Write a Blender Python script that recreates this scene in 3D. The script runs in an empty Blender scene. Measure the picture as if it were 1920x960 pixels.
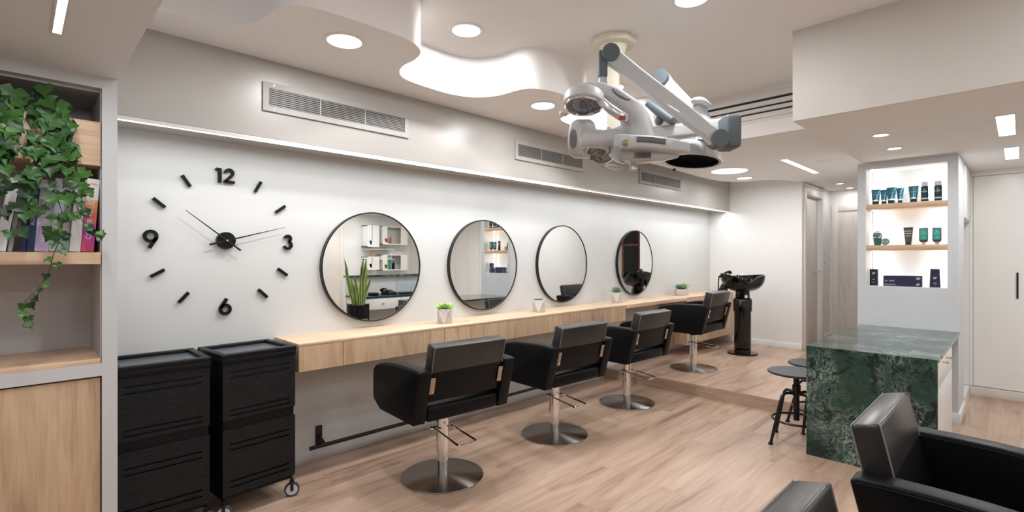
import bpy, bmesh, math, random
from mathutils import Vector, Matrix, Euler
random.seed(7)
PI = math.pi
C = bpy.context.scene.collection

# ---------------------------------------------------------------- materials
def new_mat(name):
    m = bpy.data.materials.new(name); m.use_nodes = True
    nt = m.node_tree; b = nt.nodes['Principled BSDF']
    return m, nt, b

def N(nt, t, **kw):
    n = nt.nodes.new(t)
    for k, v in kw.items():
        if k in n.inputs.keys(): n.inputs[k].default_value = v
        else: setattr(n, k, v)
    return n

def ramp(nt, stops, interp='LINEAR'):
    r = nt.nodes.new('ShaderNodeValToRGB'); cr = r.color_ramp; cr.interpolation = interp
    while len(cr.elements) < len(stops): cr.elements.new(0.5)
    for e, (p, c) in zip(cr.elements, stops):
        e.position = p; e.color = (c[0], c[1], c[2], 1) if len(c) == 3 else c
    return r

def coords(nt, scale=(1, 1, 1), rot=(0, 0, 0), kind='Object'):
    tc = nt.nodes.new('ShaderNodeTexCoord'); mp = nt.nodes.new('ShaderNodeMapping')
    mp.inputs['Scale'].default_value = scale; mp.inputs['Rotation'].default_value = rot
    nt.links.new(tc.outputs[kind], mp.inputs['Vector'])
    return mp.outputs['Vector']

def bump(nt, b, height, strength=0.1, dist=0.01):
    bp = N(nt, 'ShaderNodeBump'); bp.inputs['Strength'].default_value = strength
    bp.inputs['Distance'].default_value = dist
    nt.links.new(height, bp.inputs['Height']); nt.links.new(bp.outputs['Normal'], b.inputs['Normal'])

def plain(name, col, rough=0.5, metal=0.0, var=0.04, nscale=8.0, bstr=0.0, bscale=200.0, coat=0.0, spec=0.5):
    m, nt, b = new_mat(name)
    v = coords(nt)
    n = N(nt, 'ShaderNodeTexNoise'); n.inputs['Scale'].default_value = nscale; n.inputs['Detail'].default_value = 4
    nt.links.new(v, n.inputs['Vector'])
    lo = tuple(max(0, c * (1 - var)) for c in col); hi = tuple(min(1, c * (1 + var)) for c in col)
    r = ramp(nt, [(0.3, lo), (0.7, hi)]); nt.links.new(n.outputs['Fac'], r.inputs['Fac'])
    nt.links.new(r.outputs['Color'], b.inputs['Base Color'])
    b.inputs['Roughness'].default_value = rough; b.inputs['Metallic'].default_value = metal
    b.inputs['Coat Weight'].default_value = coat; b.inputs['Specular IOR Level'].default_value = spec
    if bstr:
        n2 = N(nt, 'ShaderNodeTexNoise'); n2.inputs['Scale'].default_value = bscale; n2.inputs['Detail'].default_value = 3
        nt.links.new(v, n2.inputs['Vector']); bump(nt, b, n2.outputs['Fac'], bstr, 0.002)
    return m

def emit(name, col, strength):
    m, nt, b = new_mat(name)
    b.inputs['Base Color'].default_value = (*col, 1); b.inputs['Emission Color'].default_value = (*col, 1)
    b.inputs['Emission Strength'].default_value = strength
    return m

def wood(name, light, mid, dark, axis='x', rough=0.42, knots=True):
    m, nt, b = new_mat(name)
    s = {'x': (0.045, 1, 1), 'y': (1, 0.045, 1), 'z': (1, 1, 0.045)}[axis]
    s2 = {'x': (0.14, 1, 1), 'y': (1, 0.14, 1), 'z': (1, 1, 0.14)}[axis]
    v = coords(nt, s); v2 = coords(nt, s2)
    n1 = N(nt, 'ShaderNodeTexNoise'); n1.inputs['Scale'].default_value = 90; n1.inputs['Detail'].default_value = 6
    n2 = N(nt, 'ShaderNodeTexNoise'); n2.inputs['Scale'].default_value = 16; n2.inputs['Detail'].default_value = 4
    n2.inputs['Distortion'].default_value = 1.2
    w = N(nt, 'ShaderNodeTexNoise'); w.inputs['Scale'].default_value = 2.6; w.inputs['Detail'].default_value = 2
    w.inputs['Distortion'].default_value = 0.6
    nt.links.new(v, n1.inputs['Vector']); nt.links.new(v2, n2.inputs['Vector']); nt.links.new(v2, w.inputs['Vector'])
    # growth rings: sine of a smooth field
    mu = N(nt, 'ShaderNodeMath', operation='MULTIPLY'); mu.inputs[1].default_value = 48
    si = N(nt, 'ShaderNodeMath', operation='SINE')
    nt.links.new(w.outputs['Fac'], mu.inputs[0]); nt.links.new(mu.outputs[0], si.inputs[0])
    a = N(nt, 'ShaderNodeMath', operation='MULTIPLY_ADD'); a.inputs[1].default_value = 0.065
    nt.links.new(si.outputs[0], a.inputs[0]); nt.links.new(n2.outputs['Fac'], a.inputs[2])
    mx = N(nt, 'ShaderNodeMath', operation='MULTIPLY_ADD'); mx.inputs[1].default_value = 0.65
    nt.links.new(n1.outputs['Fac'], mx.inputs[0]); nt.links.new(a.outputs[0], mx.inputs[2])
    r = ramp(nt, [(0.53, dark), (0.72, mid), (1.0, light)])
    nt.links.new(mx.outputs[0], r.inputs['Fac'])
    nt.links.new(r.outputs['Color'], b.inputs['Base Color'])
    b.inputs['Roughness'].default_value = rough
    bump(nt, b, mx.outputs[0], 0.12, 0.002)
    return m

OAK_L, OAK_M, OAK_D = (0.60, 0.425, 0.28), (0.50, 0.34, 0.215), (0.39, 0.255, 0.155)
M = {}
M['oak_x'] = wood('oak lengthwise grain', (0.72, 0.53, 0.37), (0.60, 0.42, 0.275), (0.43, 0.285, 0.18), 'x')
M['oak_z'] = wood('oak upright grain', OAK_L, OAK_M, OAK_D, 'z')
M['oak_y'] = wood('oak crosswise grain', (0.62, 0.44, 0.29), (0.52, 0.355, 0.225), (0.36, 0.23, 0.14), 'y')
M['wall'] = plain('warm grey polished plaster', (0.585, 0.588, 0.575), 0.42, var=0.025, nscale=2.2, bstr=0.03, bscale=6)
M['soffit'] = plain('greige polished plaster', (0.415, 0.398, 0.37), 0.33, var=0.05, nscale=1.6, bstr=0.05, bscale=5)
M['white_wall'] = plain('off white wall paint', (0.755, 0.745, 0.73), 0.6, var=0.012)
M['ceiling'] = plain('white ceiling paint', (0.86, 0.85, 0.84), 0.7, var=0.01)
M['beam_shade_paint'] = plain('greige beam paint with shade', (0.60, 0.575, 0.535), 0.6, var=0.01)  # darker than the rest of the beam: shade put into the colour
M['shelf_paint'] = plain('light grey lacquer', (0.61, 0.63, 0.65), 0.45, var=0.01)
M['entry_paint'] = plain('cool grey ceiling paint', (0.80, 0.835, 0.89), 0.6, var=0.01)
M['vent_frame'] = plain('vent frame paint', (0.42, 0.41, 0.39), 0.65, var=0.02)
M['step_wood'] = wood('step riser oak', (0.50, 0.36, 0.27), (0.42, 0.29, 0.21), (0.30, 0.20, 0.14), 'y')
M['niche_paint'] = plain('grey niche paint', (0.53, 0.54, 0.56), 0.55, var=0.03, nscale=3)
M['white_lacquer'] = plain('white lacquer', (0.80, 0.80, 0.79), 0.3, var=0.008)
M['cream_lacquer'] = plain('cream lacquer', (0.84, 0.83, 0.80), 0.3, var=0.008)
M['cream_door'] = plain('cream door paint', (0.72, 0.68, 0.62), 0.4, var=0.03, nscale=5)
M['pale_wood'] = wood('pale washed ash', (0.72, 0.69, 0.66), (0.66, 0.62, 0.59), (0.57, 0.53, 0.50), 'z', 0.5)
M['leather'] = plain('black leatherette', (0.0035, 0.0042, 0.0055), 0.40, var=0.1, nscale=30, bstr=0.15, bscale=350, spec=0.16)
M['cover'] = plain('smoky plastic cover', (0.034, 0.031, 0.030), 0.28, var=0.12, nscale=6, bstr=0.05, bscale=14, spec=0.35)
M['cover_edge'] = plain('clear plastic piping', (0.22, 0.22, 0.23), 0.12, var=0.02)
M['chrome'] = plain('chrome', (0.78, 0.78, 0.78), 0.07, 1.0, var=0.01)
M['bracket'] = plain('copper brown bracket', (0.42, 0.29, 0.20), 0.38, 0.35, var=0.04)
M['black_plastic'] = plain('black moulded plastic', (0.0045, 0.005, 0.006), 0.42, var=0.1, nscale=40, bstr=0.1, bscale=300, spec=0.2)
M['black_tray'] = plain('dark tray plastic', (0.06, 0.07, 0.082), 0.3, var=0.1)
M['black_metal'] = plain('black powder coated steel', (0.008, 0.008, 0.009), 0.35, 0.2, var=0.1)
M['black_gloss'] = plain('glossy black ceramic', (0.004, 0.004, 0.004), 0.09, var=0.05, coat=0.25, spec=0.35)
M['dark_gap'] = plain('dark gap', (0.01, 0.01, 0.01), 0.8, var=0.1)
M['stool_seat'] = plain('blackened wood seat', (0.02, 0.021, 0.025), 0.4, var=0.3, nscale=12, spec=0.35)
M['device_white'] = plain('silver white device shell', (0.52, 0.535, 0.545), 0.28, var=0.01, coat=0.3)
M['device_grey'] = plain('blue grey joint plastic', (0.10, 0.125, 0.138), 0.55, var=0.03)
M['device_dark'] = plain('dark grey inlay', (0.12, 0.12, 0.125), 0.4, var=0.05)
M['silver'] = plain('satin silver', (0.62, 0.62, 0.64), 0.25, 0.8, var=0.03)
M['cream_plastic'] = plain('cream mount paint', (0.70, 0.67, 0.55), 0.45, var=0.02)
M['vent_grey'] = plain('grille grey', (0.23, 0.225, 0.215), 0.5, var=0.03)
M['concrete'] = plain('pale concrete', (0.56, 0.53, 0.51), 0.8, var=0.1, nscale=40, bstr=0.2, bscale=120)
M['concrete_pink'] = plain('blush concrete', (0.58, 0.50, 0.48), 0.8, var=0.06, nscale=40, bstr=0.1, bscale=120)
M['soil'] = plain('soil', (0.03, 0.022, 0.015), 0.9, var=0.4, nscale=90, bstr=0.5, bscale=150)
M['bark'] = plain('ivy stem bark', (0.11, 0.065, 0.04), 0.7, var=0.25, nscale=60)
M['brass'] = plain('brass', (0.62, 0.47, 0.24), 0.3, 1.0, var=0.03)
M['red'] = plain('red switch', (0.35, 0.02, 0.02), 0.3)
M['gold'] = plain('gold switch', (0.30, 0.24, 0.08), 0.35, 0.4, var=0.3, nscale=60)
M['rubber'] = plain('dark tyre', (0.05, 0.05, 0.055), 0.5)
M['wheel_grey'] = plain('pale grey wheel', (0.55, 0.56, 0.60), 0.4)
M['paper'] = plain('page edges', (0.7, 0.68, 0.64), 0.8)
M['white_text'] = plain('white print', (0.85, 0.85, 0.87), 0.5, var=0.0)
M['black_text'] = plain('black print', (0.02, 0.02, 0.02), 0.5, var=0.0)
M['pink_text'] = plain('pale red print', (0.75, 0.3, 0.32), 0.5, var=0.0)
M['teal_tube'] = plain('teal blue tube', (0.028, 0.15, 0.21), 0.22, 0.35, var=0.25, nscale=30)
M['teal_dark'] = plain('dark teal cap', (0.008, 0.035, 0.045), 0.25)
M['bottle_dark'] = plain('dark petrol bottle', (0.012, 0.045, 0.06), 0.12, var=0.15)
M['clear'] = plain('clear cap', (0.62, 0.64, 0.68), 0.08, var=0.1, nscale=50)
M['green_jar'] = plain('deep green jar', (0.03, 0.12, 0.09), 0.2, var=0.1)
M['tin_green'] = plain('pale green tin', (0.17, 0.30, 0.27), 0.3, 0.3)
M['olive_tube'] = plain('dark olive tube', (0.03, 0.033, 0.022), 0.3, 0.3, var=0.3, nscale=60)
M['brown_bottle'] = plain('brown flat bottle', (0.11, 0.045, 0.045), 0.2)
M['teal_label'] = plain('teal label', (0.02, 0.36, 0.30), 0.4)
M['navy'] = plain('navy packaging', (0.022, 0.024, 0.065), 0.3, var=0.15, nscale=20)
M['black_box'] = plain('near black packaging', (0.015, 0.016, 0.03), 0.3, var=0.2)
M['cream_label'] = plain('silver band', (0.7, 0.72, 0.75), 0.2, 0.6)
M['dark_glass'] = plain('dark night glass', (0.008, 0.009, 0.012), 0.05)
M['brown_wood'] = wood('reddish brown frame', (0.30, 0.12, 0.06), (0.22, 0.08, 0.04), (0.12, 0.04, 0.02), 'z')
M['switch_cream'] = plain('old ivory switch', (0.70, 0.62, 0.44), 0.4)
M['light_blue'] = plain('pale blue back panel', (0.62, 0.68, 0.72), 0.3)
M['bot_a'] = plain('pink bottle', (0.6, 0.2, 0.22), 0.3)
M['bot_b'] = plain('turquoise bottle', (0.05, 0.4, 0.45), 0.3)
M['bot_c'] = plain('lime bottle', (0.35, 0.5, 0.1), 0.3)
M['bot_d'] = plain('blue box card', (0.15, 0.2, 0.5), 0.4)
M['bot_e'] = plain('orange bottle', (0.6, 0.25, 0.1), 0.3)
M['lamp'] = emit('lit diffuser', (1.0, 0.99, 0.97), 12)
M['led'] = emit('lit led strip', (1.0, 0.985, 0.97), 11)
M['led_soft'] = emit('lit niche strip', (0.95, 0.98, 1.0), 9)

def mirror_mat():
    m, nt, b = new_mat('mirror glass')
    b.inputs['Base Color'].default_value = (0.9, 0.92, 0.91, 1); b.inputs['Metallic'].default_value = 1
    b.inputs['Roughness'].default_value = 0.0
    return m
M['mirror'] = mirror_mat()

def brushed():
    m, nt, b = new_mat('spun steel')
    b.inputs['Base Color'].default_value = (0.46, 0.44, 0.42, 1); b.inputs['Metallic'].default_value = 1
    b.inputs['Roughness'].default_value = 0.24
    b.inputs['Anisotropic'].default_value = 0.9; b.inputs['Anisotropic Rotation'].default_value = 0.25
    tg = N(nt, 'ShaderNodeTangent', direction_type='RADIAL', axis='Z')
    nt.links.new(tg.outputs[0], b.inputs['Tangent'])
    return m
M['spun'] = brushed()

def floor_mat():
    m, nt, b = new_mat('washed oak floorboards')
    v = coords(nt)
    br = N(nt, 'ShaderNodeTexBrick'); br.offset = 0.37; br.offset_frequency = 2; br.squash = 1
    br.inputs['Color1'].default_value = (0.35, 0.35, 0.35, 1); br.inputs['Color2'].default_value = (0.65, 0.65, 0.65, 1)
    br.inputs['Mortar'].default_value = (0, 0, 0, 1); br.inputs['Scale'].default_value = 1
    br.inputs['Mortar Size'].default_value = 0.0012; br.inputs['Mortar Smooth'].default_value = 0.3
    br.inputs['Brick Width'].default_value = 1.35; br.inputs['Row Height'].default_value = 0.19
    nt.links.new(v, br.inputs['Vector'])
    v2 = coords(nt, (0.05, 1, 1)); v3 = coords(nt, (0.13, 1, 1))
    # shift the grain per board so that it does not run across joints
    off = N(nt, 'ShaderNodeVectorMath', operation='MULTIPLY_ADD'); off.inputs[1].default_value = (9, 9, 9)
    nt.links.new(br.outputs['Color'], off.inputs[0]); nt.links.new(v2, off.inputs[2])
    off2 = N(nt, 'ShaderNodeVectorMath', operation='MULTIPLY_ADD'); off2.inputs[1].default_value = (5, 5, 5)
    nt.links.new(br.outputs['Color'], off2.inputs[0]); nt.links.new(v3, off2.inputs[2])
    n1 = N(nt, 'ShaderNodeTexNoise'); n1.inputs['Scale'].default_value = 70; n1.inputs['Detail'].default_value = 6
    nt.links.new(off.outputs[0], n1.inputs['Vector'])
    n2 = N(nt, 'ShaderNodeTexNoise'); n2.inputs['Scale'].default_value = 8; n2.inputs['Detail'].default_value = 4
    n2.inputs['Distortion'].default_value = 1.0
    nt.links.new(off2.outputs[0], n2.inputs['Vector'])
    s = N(nt, 'ShaderNodeMath', operation='MULTIPLY_ADD'); s.inputs[1].default_value = 0.35
    nt.links.new(n1.outputs['Fac'], s.inputs[0]); nt.links.new(n2.outputs['Fac'], s.inputs[2])
    s2 = N(nt, 'ShaderNodeMath', operation='MULTIPLY_ADD'); s2.inputs[1].default_value = 0.14
    sep = N(nt, 'ShaderNodeSeparateColor'); nt.links.new(br.outputs['Color'], sep.inputs[0])
    nt.links.new(sep.outputs[0], s2.inputs[0]); nt.links.new(s.outputs[0], s2.inputs[2])
    r = ramp(nt, [(0.47, (0.22, 0.135, 0.092)), (0.66, (0.42, 0.282, 0.20)), (0.95, (0.55, 0.40, 0.30))])
    nt.links.new(s2.outputs[0], r.inputs['Fac'])
    mx = N(nt, 'ShaderNodeMix', data_type='RGBA', blend_type='MIX')
    nt.links.new(br.outputs['Fac'], mx.inputs[0]); nt.links.new(r.outputs['Color'], mx.inputs[6])
    mx.inputs[7].default_value = (0.33, 0.215, 0.155, 1)
    nt.links.new(mx.outputs[2], b.inputs['Base Color'])
    b.inputs['Roughness'].default_value = 0.36
    bump(nt, b, s.outputs[0], 0.05, 0.002)
    return m
M['floor'] = floor_mat()

def marble_mat():
    m, nt, b = new_mat('green veined marble')
    v = coords(nt)
    d = N(nt, 'ShaderNodeTexNoise'); d.inputs['Scale'].default_value = 3.4; d.inputs['Detail'].default_value = 5
    nt.links.new(v, d.inputs['Vector'])
    add = N(nt, 'ShaderNodeVectorMath', operation='MULTIPLY_ADD'); add.inputs[1].default_value = (0.4, 0.4, 0.4)
    nt.links.new(d.outputs['Color'], add.inputs[0]); nt.links.new(v, add.inputs[2])
    n1 = N(nt, 'ShaderNodeTexNoise'); n1.inputs['Scale'].default_value = 9; n1.inputs['Detail'].default_value = 12
    n1.inputs['Roughness'].default_value = 0.76; n1.inputs['Distortion'].default_value = 1.0
    nt.links.new(add.outputs[0], n1.inputs['Vector'])
    # veins: where a turbulent field crosses its middle value
    sb = N(nt, 'ShaderNodeMath', operation='SUBTRACT'); sb.inputs[1].default_value = 0.5
    ab = N(nt, 'ShaderNodeMath', operation='ABSOLUTE')
    nt.links.new(n1.outputs['Fac'], sb.inputs[0]); nt.links.new(sb.outputs[0], ab.inputs[0])
    vr = ramp(nt, [(0.0, (0.85, 0.85, 0.85)), (0.010, (0.30, 0.30, 0.30)), (0.035, (0, 0, 0))]); nt.links.new(ab.outputs[0], vr.inputs['Fac'])
    vo = N(nt, 'ShaderNodeTexVoronoi', feature='DISTANCE_TO_EDGE'); vo.inputs['Scale'].default_value = 26
    nt.links.new(add.outputs[0], vo.inputs['Vector'])
    vr2 = ramp(nt, [(0.0, (0.45, 0.45, 0.45)), (0.02, (0.10, 0.10, 0.10)), (0.06, (0, 0, 0))]); nt.links.new(vo.outputs['Distance'], vr2.inputs['Fac'])
    mk = N(nt, 'ShaderNodeTexNoise'); mk.inputs['Scale'].default_value = 3.2; mk.inputs['Detail'].default_value = 5
    nt.links.new(v, mk.inputs['Vector'])
    mr = ramp(nt, [(0.44, (0.05, 0.05, 0.05)), (0.66, (1, 1, 1))]); nt.links.new(mk.outputs['Fac'], mr.inputs['Fac'])
    mm = N(nt, 'ShaderNodeMix', data_type='RGBA', blend_type='ADD'); mm.inputs[0].default_value = 1
    nt.links.new(vr.outputs['Color'], mm.inputs[6]); nt.links.new(vr2.outputs['Color'], mm.inputs[7])
    m2 = N(nt, 'ShaderNodeMix', data_type='RGBA', blend_type='MULTIPLY'); m2.inputs[0].default_value = 1
    nt.links.new(mm.outputs[2], m2.inputs[6]); nt.links.new(mr.outputs['Color'], m2.inputs[7])
    base = ramp(nt, [(0.36, (0.004, 0.010, 0.009)), (0.5, (0.011, 0.034, 0.025)), (0.66, (0.032, 0.088, 0.062))])
    nt.links.new(n1.outputs['Fac'], base.inputs['Fac'])
    fx = N(nt, 'ShaderNodeMix', data_type='RGBA'); nt.links.new(m2.outputs[2], fx.inputs[0])
    nt.links.new(base.outputs['Color'], fx.inputs[6]); fx.inputs[7].default_value = (0.55, 0.68, 0.62, 1)
    nt.links.new(fx.outputs[2], b.inputs['Base Color'])
    b.inputs['Roughness'].default_value = 0.06; b.inputs['Specular IOR Level'].default_value = 0.36
    return m
M['marble'] = marble_mat()

def leaf_mat(name, dark, light, rough=0.42):
    m, nt, b = new_mat(name)
    at = N(nt, 'ShaderNodeAttribute'); at.attribute_name = 'tone'
    v = coords(nt); n = N(nt, 'ShaderNodeTexNoise'); n.inputs['Scale'].default_value = 45; nt.links.new(v, n.inputs['Vector'])
    a = N(nt, 'ShaderNodeMath', operation='MULTIPLY_ADD'); a.inputs[1].default_value = 0.35
    nt.links.new(n.outputs['Fac'], a.inputs[0]); nt.links.new(at.outputs['Fac'], a.inputs[2])
    r = ramp(nt, [(0.1, dark), (1.15 if False else 1.0, light)]); nt.links.new(a.outputs[0], r.inputs['Fac'])
    nt.links.new(r.outputs['Color'], b.inputs['Base Color']); b.inputs['Roughness'].default_value = rough
    return m
M['ivy'] = leaf_mat('ivy leaf', (0.005, 0.028, 0.009), (0.08, 0.24, 0.04))
M['succulent'] = leaf_mat('bright succulent leaf', (0.08, 0.22, 0.03), (0.38, 0.62, 0.16))
M['succulent_blue'] = leaf_mat('blue green succulent leaf', (0.05, 0.13, 0.09), (0.22, 0.36, 0.27))
M['snake'] = leaf_mat('snake plant leaf', (0.03, 0.09, 0.03), (0.16, 0.30, 0.08))
M['snake_edge'] = plain('snake plant yellow margin', (0.50, 0.50, 0.14), 0.4)

def cover_art(name, stops, scale=14, rot=0.4):
    m, nt, b = new_mat(name)
    v = coords(nt); n = N(nt, 'ShaderNodeTexNoise'); n.inputs['Scale'].default_value = scale
    n.inputs['Detail'].default_value = 3; n.inputs['Distortion'].default_value = 1.5
    nt.links.new(v, n.inputs['Vector']); r = ramp(nt, stops); nt.links.new(n.outputs['Fac'], r.inputs['Fac'])
    nt.links.new(r.outputs['Color'], b.inputs['Base Color']); b.inputs['Roughness'].default_value = 0.3
    return m
M['lilac'] = cover_art('lilac marbled cover', [(0.3, (0.42, 0.33, 0.62)), (0.5, (0.55, 0.42, 0.68)), (0.7, (0.68, 0.66, 0.82))])
M['pale_lilac'] = cover_art('pale lilac cover', [(0.3, (0.48, 0.50, 0.68)), (0.6, (0.62, 0.66, 0.78)), (0.8, (0.72, 0.74, 0.82))])
M['navy_cover'] = cover_art('navy cover', [(0.3, (0.01, 0.02, 0.06)), (0.6, (0.015, 0.05, 0.13)), (0.8, (0.03, 0.12, 0.28))])
M['grey_cover'] = cover_art('pale grey cover', [(0.3, (0.42, 0.45, 0.47)), (0.7, (0.52, 0.55, 0.57))])
M['white_cover'] = cover_art('white cover', [(0.3, (0.70, 0.71, 0.72)), (0.7, (0.78, 0.78, 0.79))])
M['mauve'] = plain('mauve cover edge', (0.42, 0.2, 0.25), 0.4)
def flame():
    m, nt, b = new_mat('orange and magenta cover')
    tc = N(nt, 'ShaderNodeTexCoord'); sp = N(nt, 'ShaderNodeSeparateXYZ'); nt.links.new(tc.outputs['Generated'], sp.inputs[0])
    n = N(nt, 'ShaderNodeTexNoise'); n.inputs['Scale'].default_value = 18; n.inputs['Detail'].default_value = 4; n.inputs['Distortion'].default_value = 1
    nt.links.new(tc.outputs['Object'], n.inputs['Vector'])
    a = N(nt, 'ShaderNodeMath', operation='MULTIPLY_ADD'); a.inputs[1].default_value = 0.5
    nt.links.new(n.outputs['Fac'], a.inputs[0]); nt.links.new(sp.outputs[2], a.inputs[2])
    r = ramp(nt, [(0.2, (0.72, 0.10, 0.10)), (0.4, (0.60, 0.05, 0.30)), (0.6, (0.38, 0.04, 0.32)), (0.72, (0.8, 0.2, 0.1)), (0.85, (0.8, 0.33, 0.08)), (0.98, (0.8, 0.79, 0.77))])
    nt.links.new(a.outputs[0], r.inputs['Fac']); nt.links.new(r.outputs['Color'], b.inputs['Base Color'])
    b.inputs['Roughness'].default_value = 0.3
    return m
M['flame'] = flame()

def grill_mat():
    m, nt, b = new_mat('perforated heater grille')
    v = coords(nt)
    vo = N(nt, 'ShaderNodeTexVoronoi'); vo.inputs['Scale'].default_value = 95; nt.links.new(v, vo.inputs['Vector'])
    r = ramp(nt, [(0.25, (0.012, 0.012, 0.012)), (0.45, (0.32, 0.32, 0.33))]); nt.links.new(vo.outputs['Distance'], r.inputs['Fac'])
    nt.links.new(r.outputs['Color'], b.inputs['Base Color']); b.inputs['Roughness'].default_value = 0.4; b.inputs['Metallic'].default_value = 0.6
    return m
M['grill'] = grill_mat()

def ribbed_black():
    m, nt, b = new_mat('fine ribbed black plastic')
    v = coords(nt, (0.25, 0.25, 3))
    n = N(nt, 'ShaderNodeTexNoise'); n.inputs['Scale'].default_value = 90; n.inputs['Detail'].default_value = 3
    nt.links.new(v, n.inputs['Vector'])
    r = ramp(nt, [(0.35, (0.005, 0.0055, 0.006)), (0.7, (0.018, 0.019, 0.021))]); nt.links.new(n.outputs['Fac'], r.inputs['Fac'])
    nt.links.new(r.outputs['Color'], b.inputs['Base Color']); b.inputs['Roughness'].default_value = 0.45; b.inputs['Specular IOR Level'].default_value = 0.2
    bump(nt, b, n.outputs['Fac'], 0.5, 0.002)
    return m
M['ribbed'] = ribbed_black()

# ---------------------------------------------------------------- mesh builder
def world_loc(o):
    v = Vector((0, 0, 0))
    while o is not None: v += o.location; o = o.parent
    return v

def tag(o, label=None, cat=None, group=None, kind=None):
    if label: o['label'] = label
    if cat: o['category'] = cat
    if group: o['group'] = group
    if kind: o['kind'] = kind
    return o

def empty(name, loc, label, cat, group=None, rz=0):
    o = bpy.data.objects.new(name, None); C.objects.link(o); o.empty_display_size = 0.05
    o.location = loc; o.rotation_euler = (0, 0, rz)
    return tag(o, label, cat, group)

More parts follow.
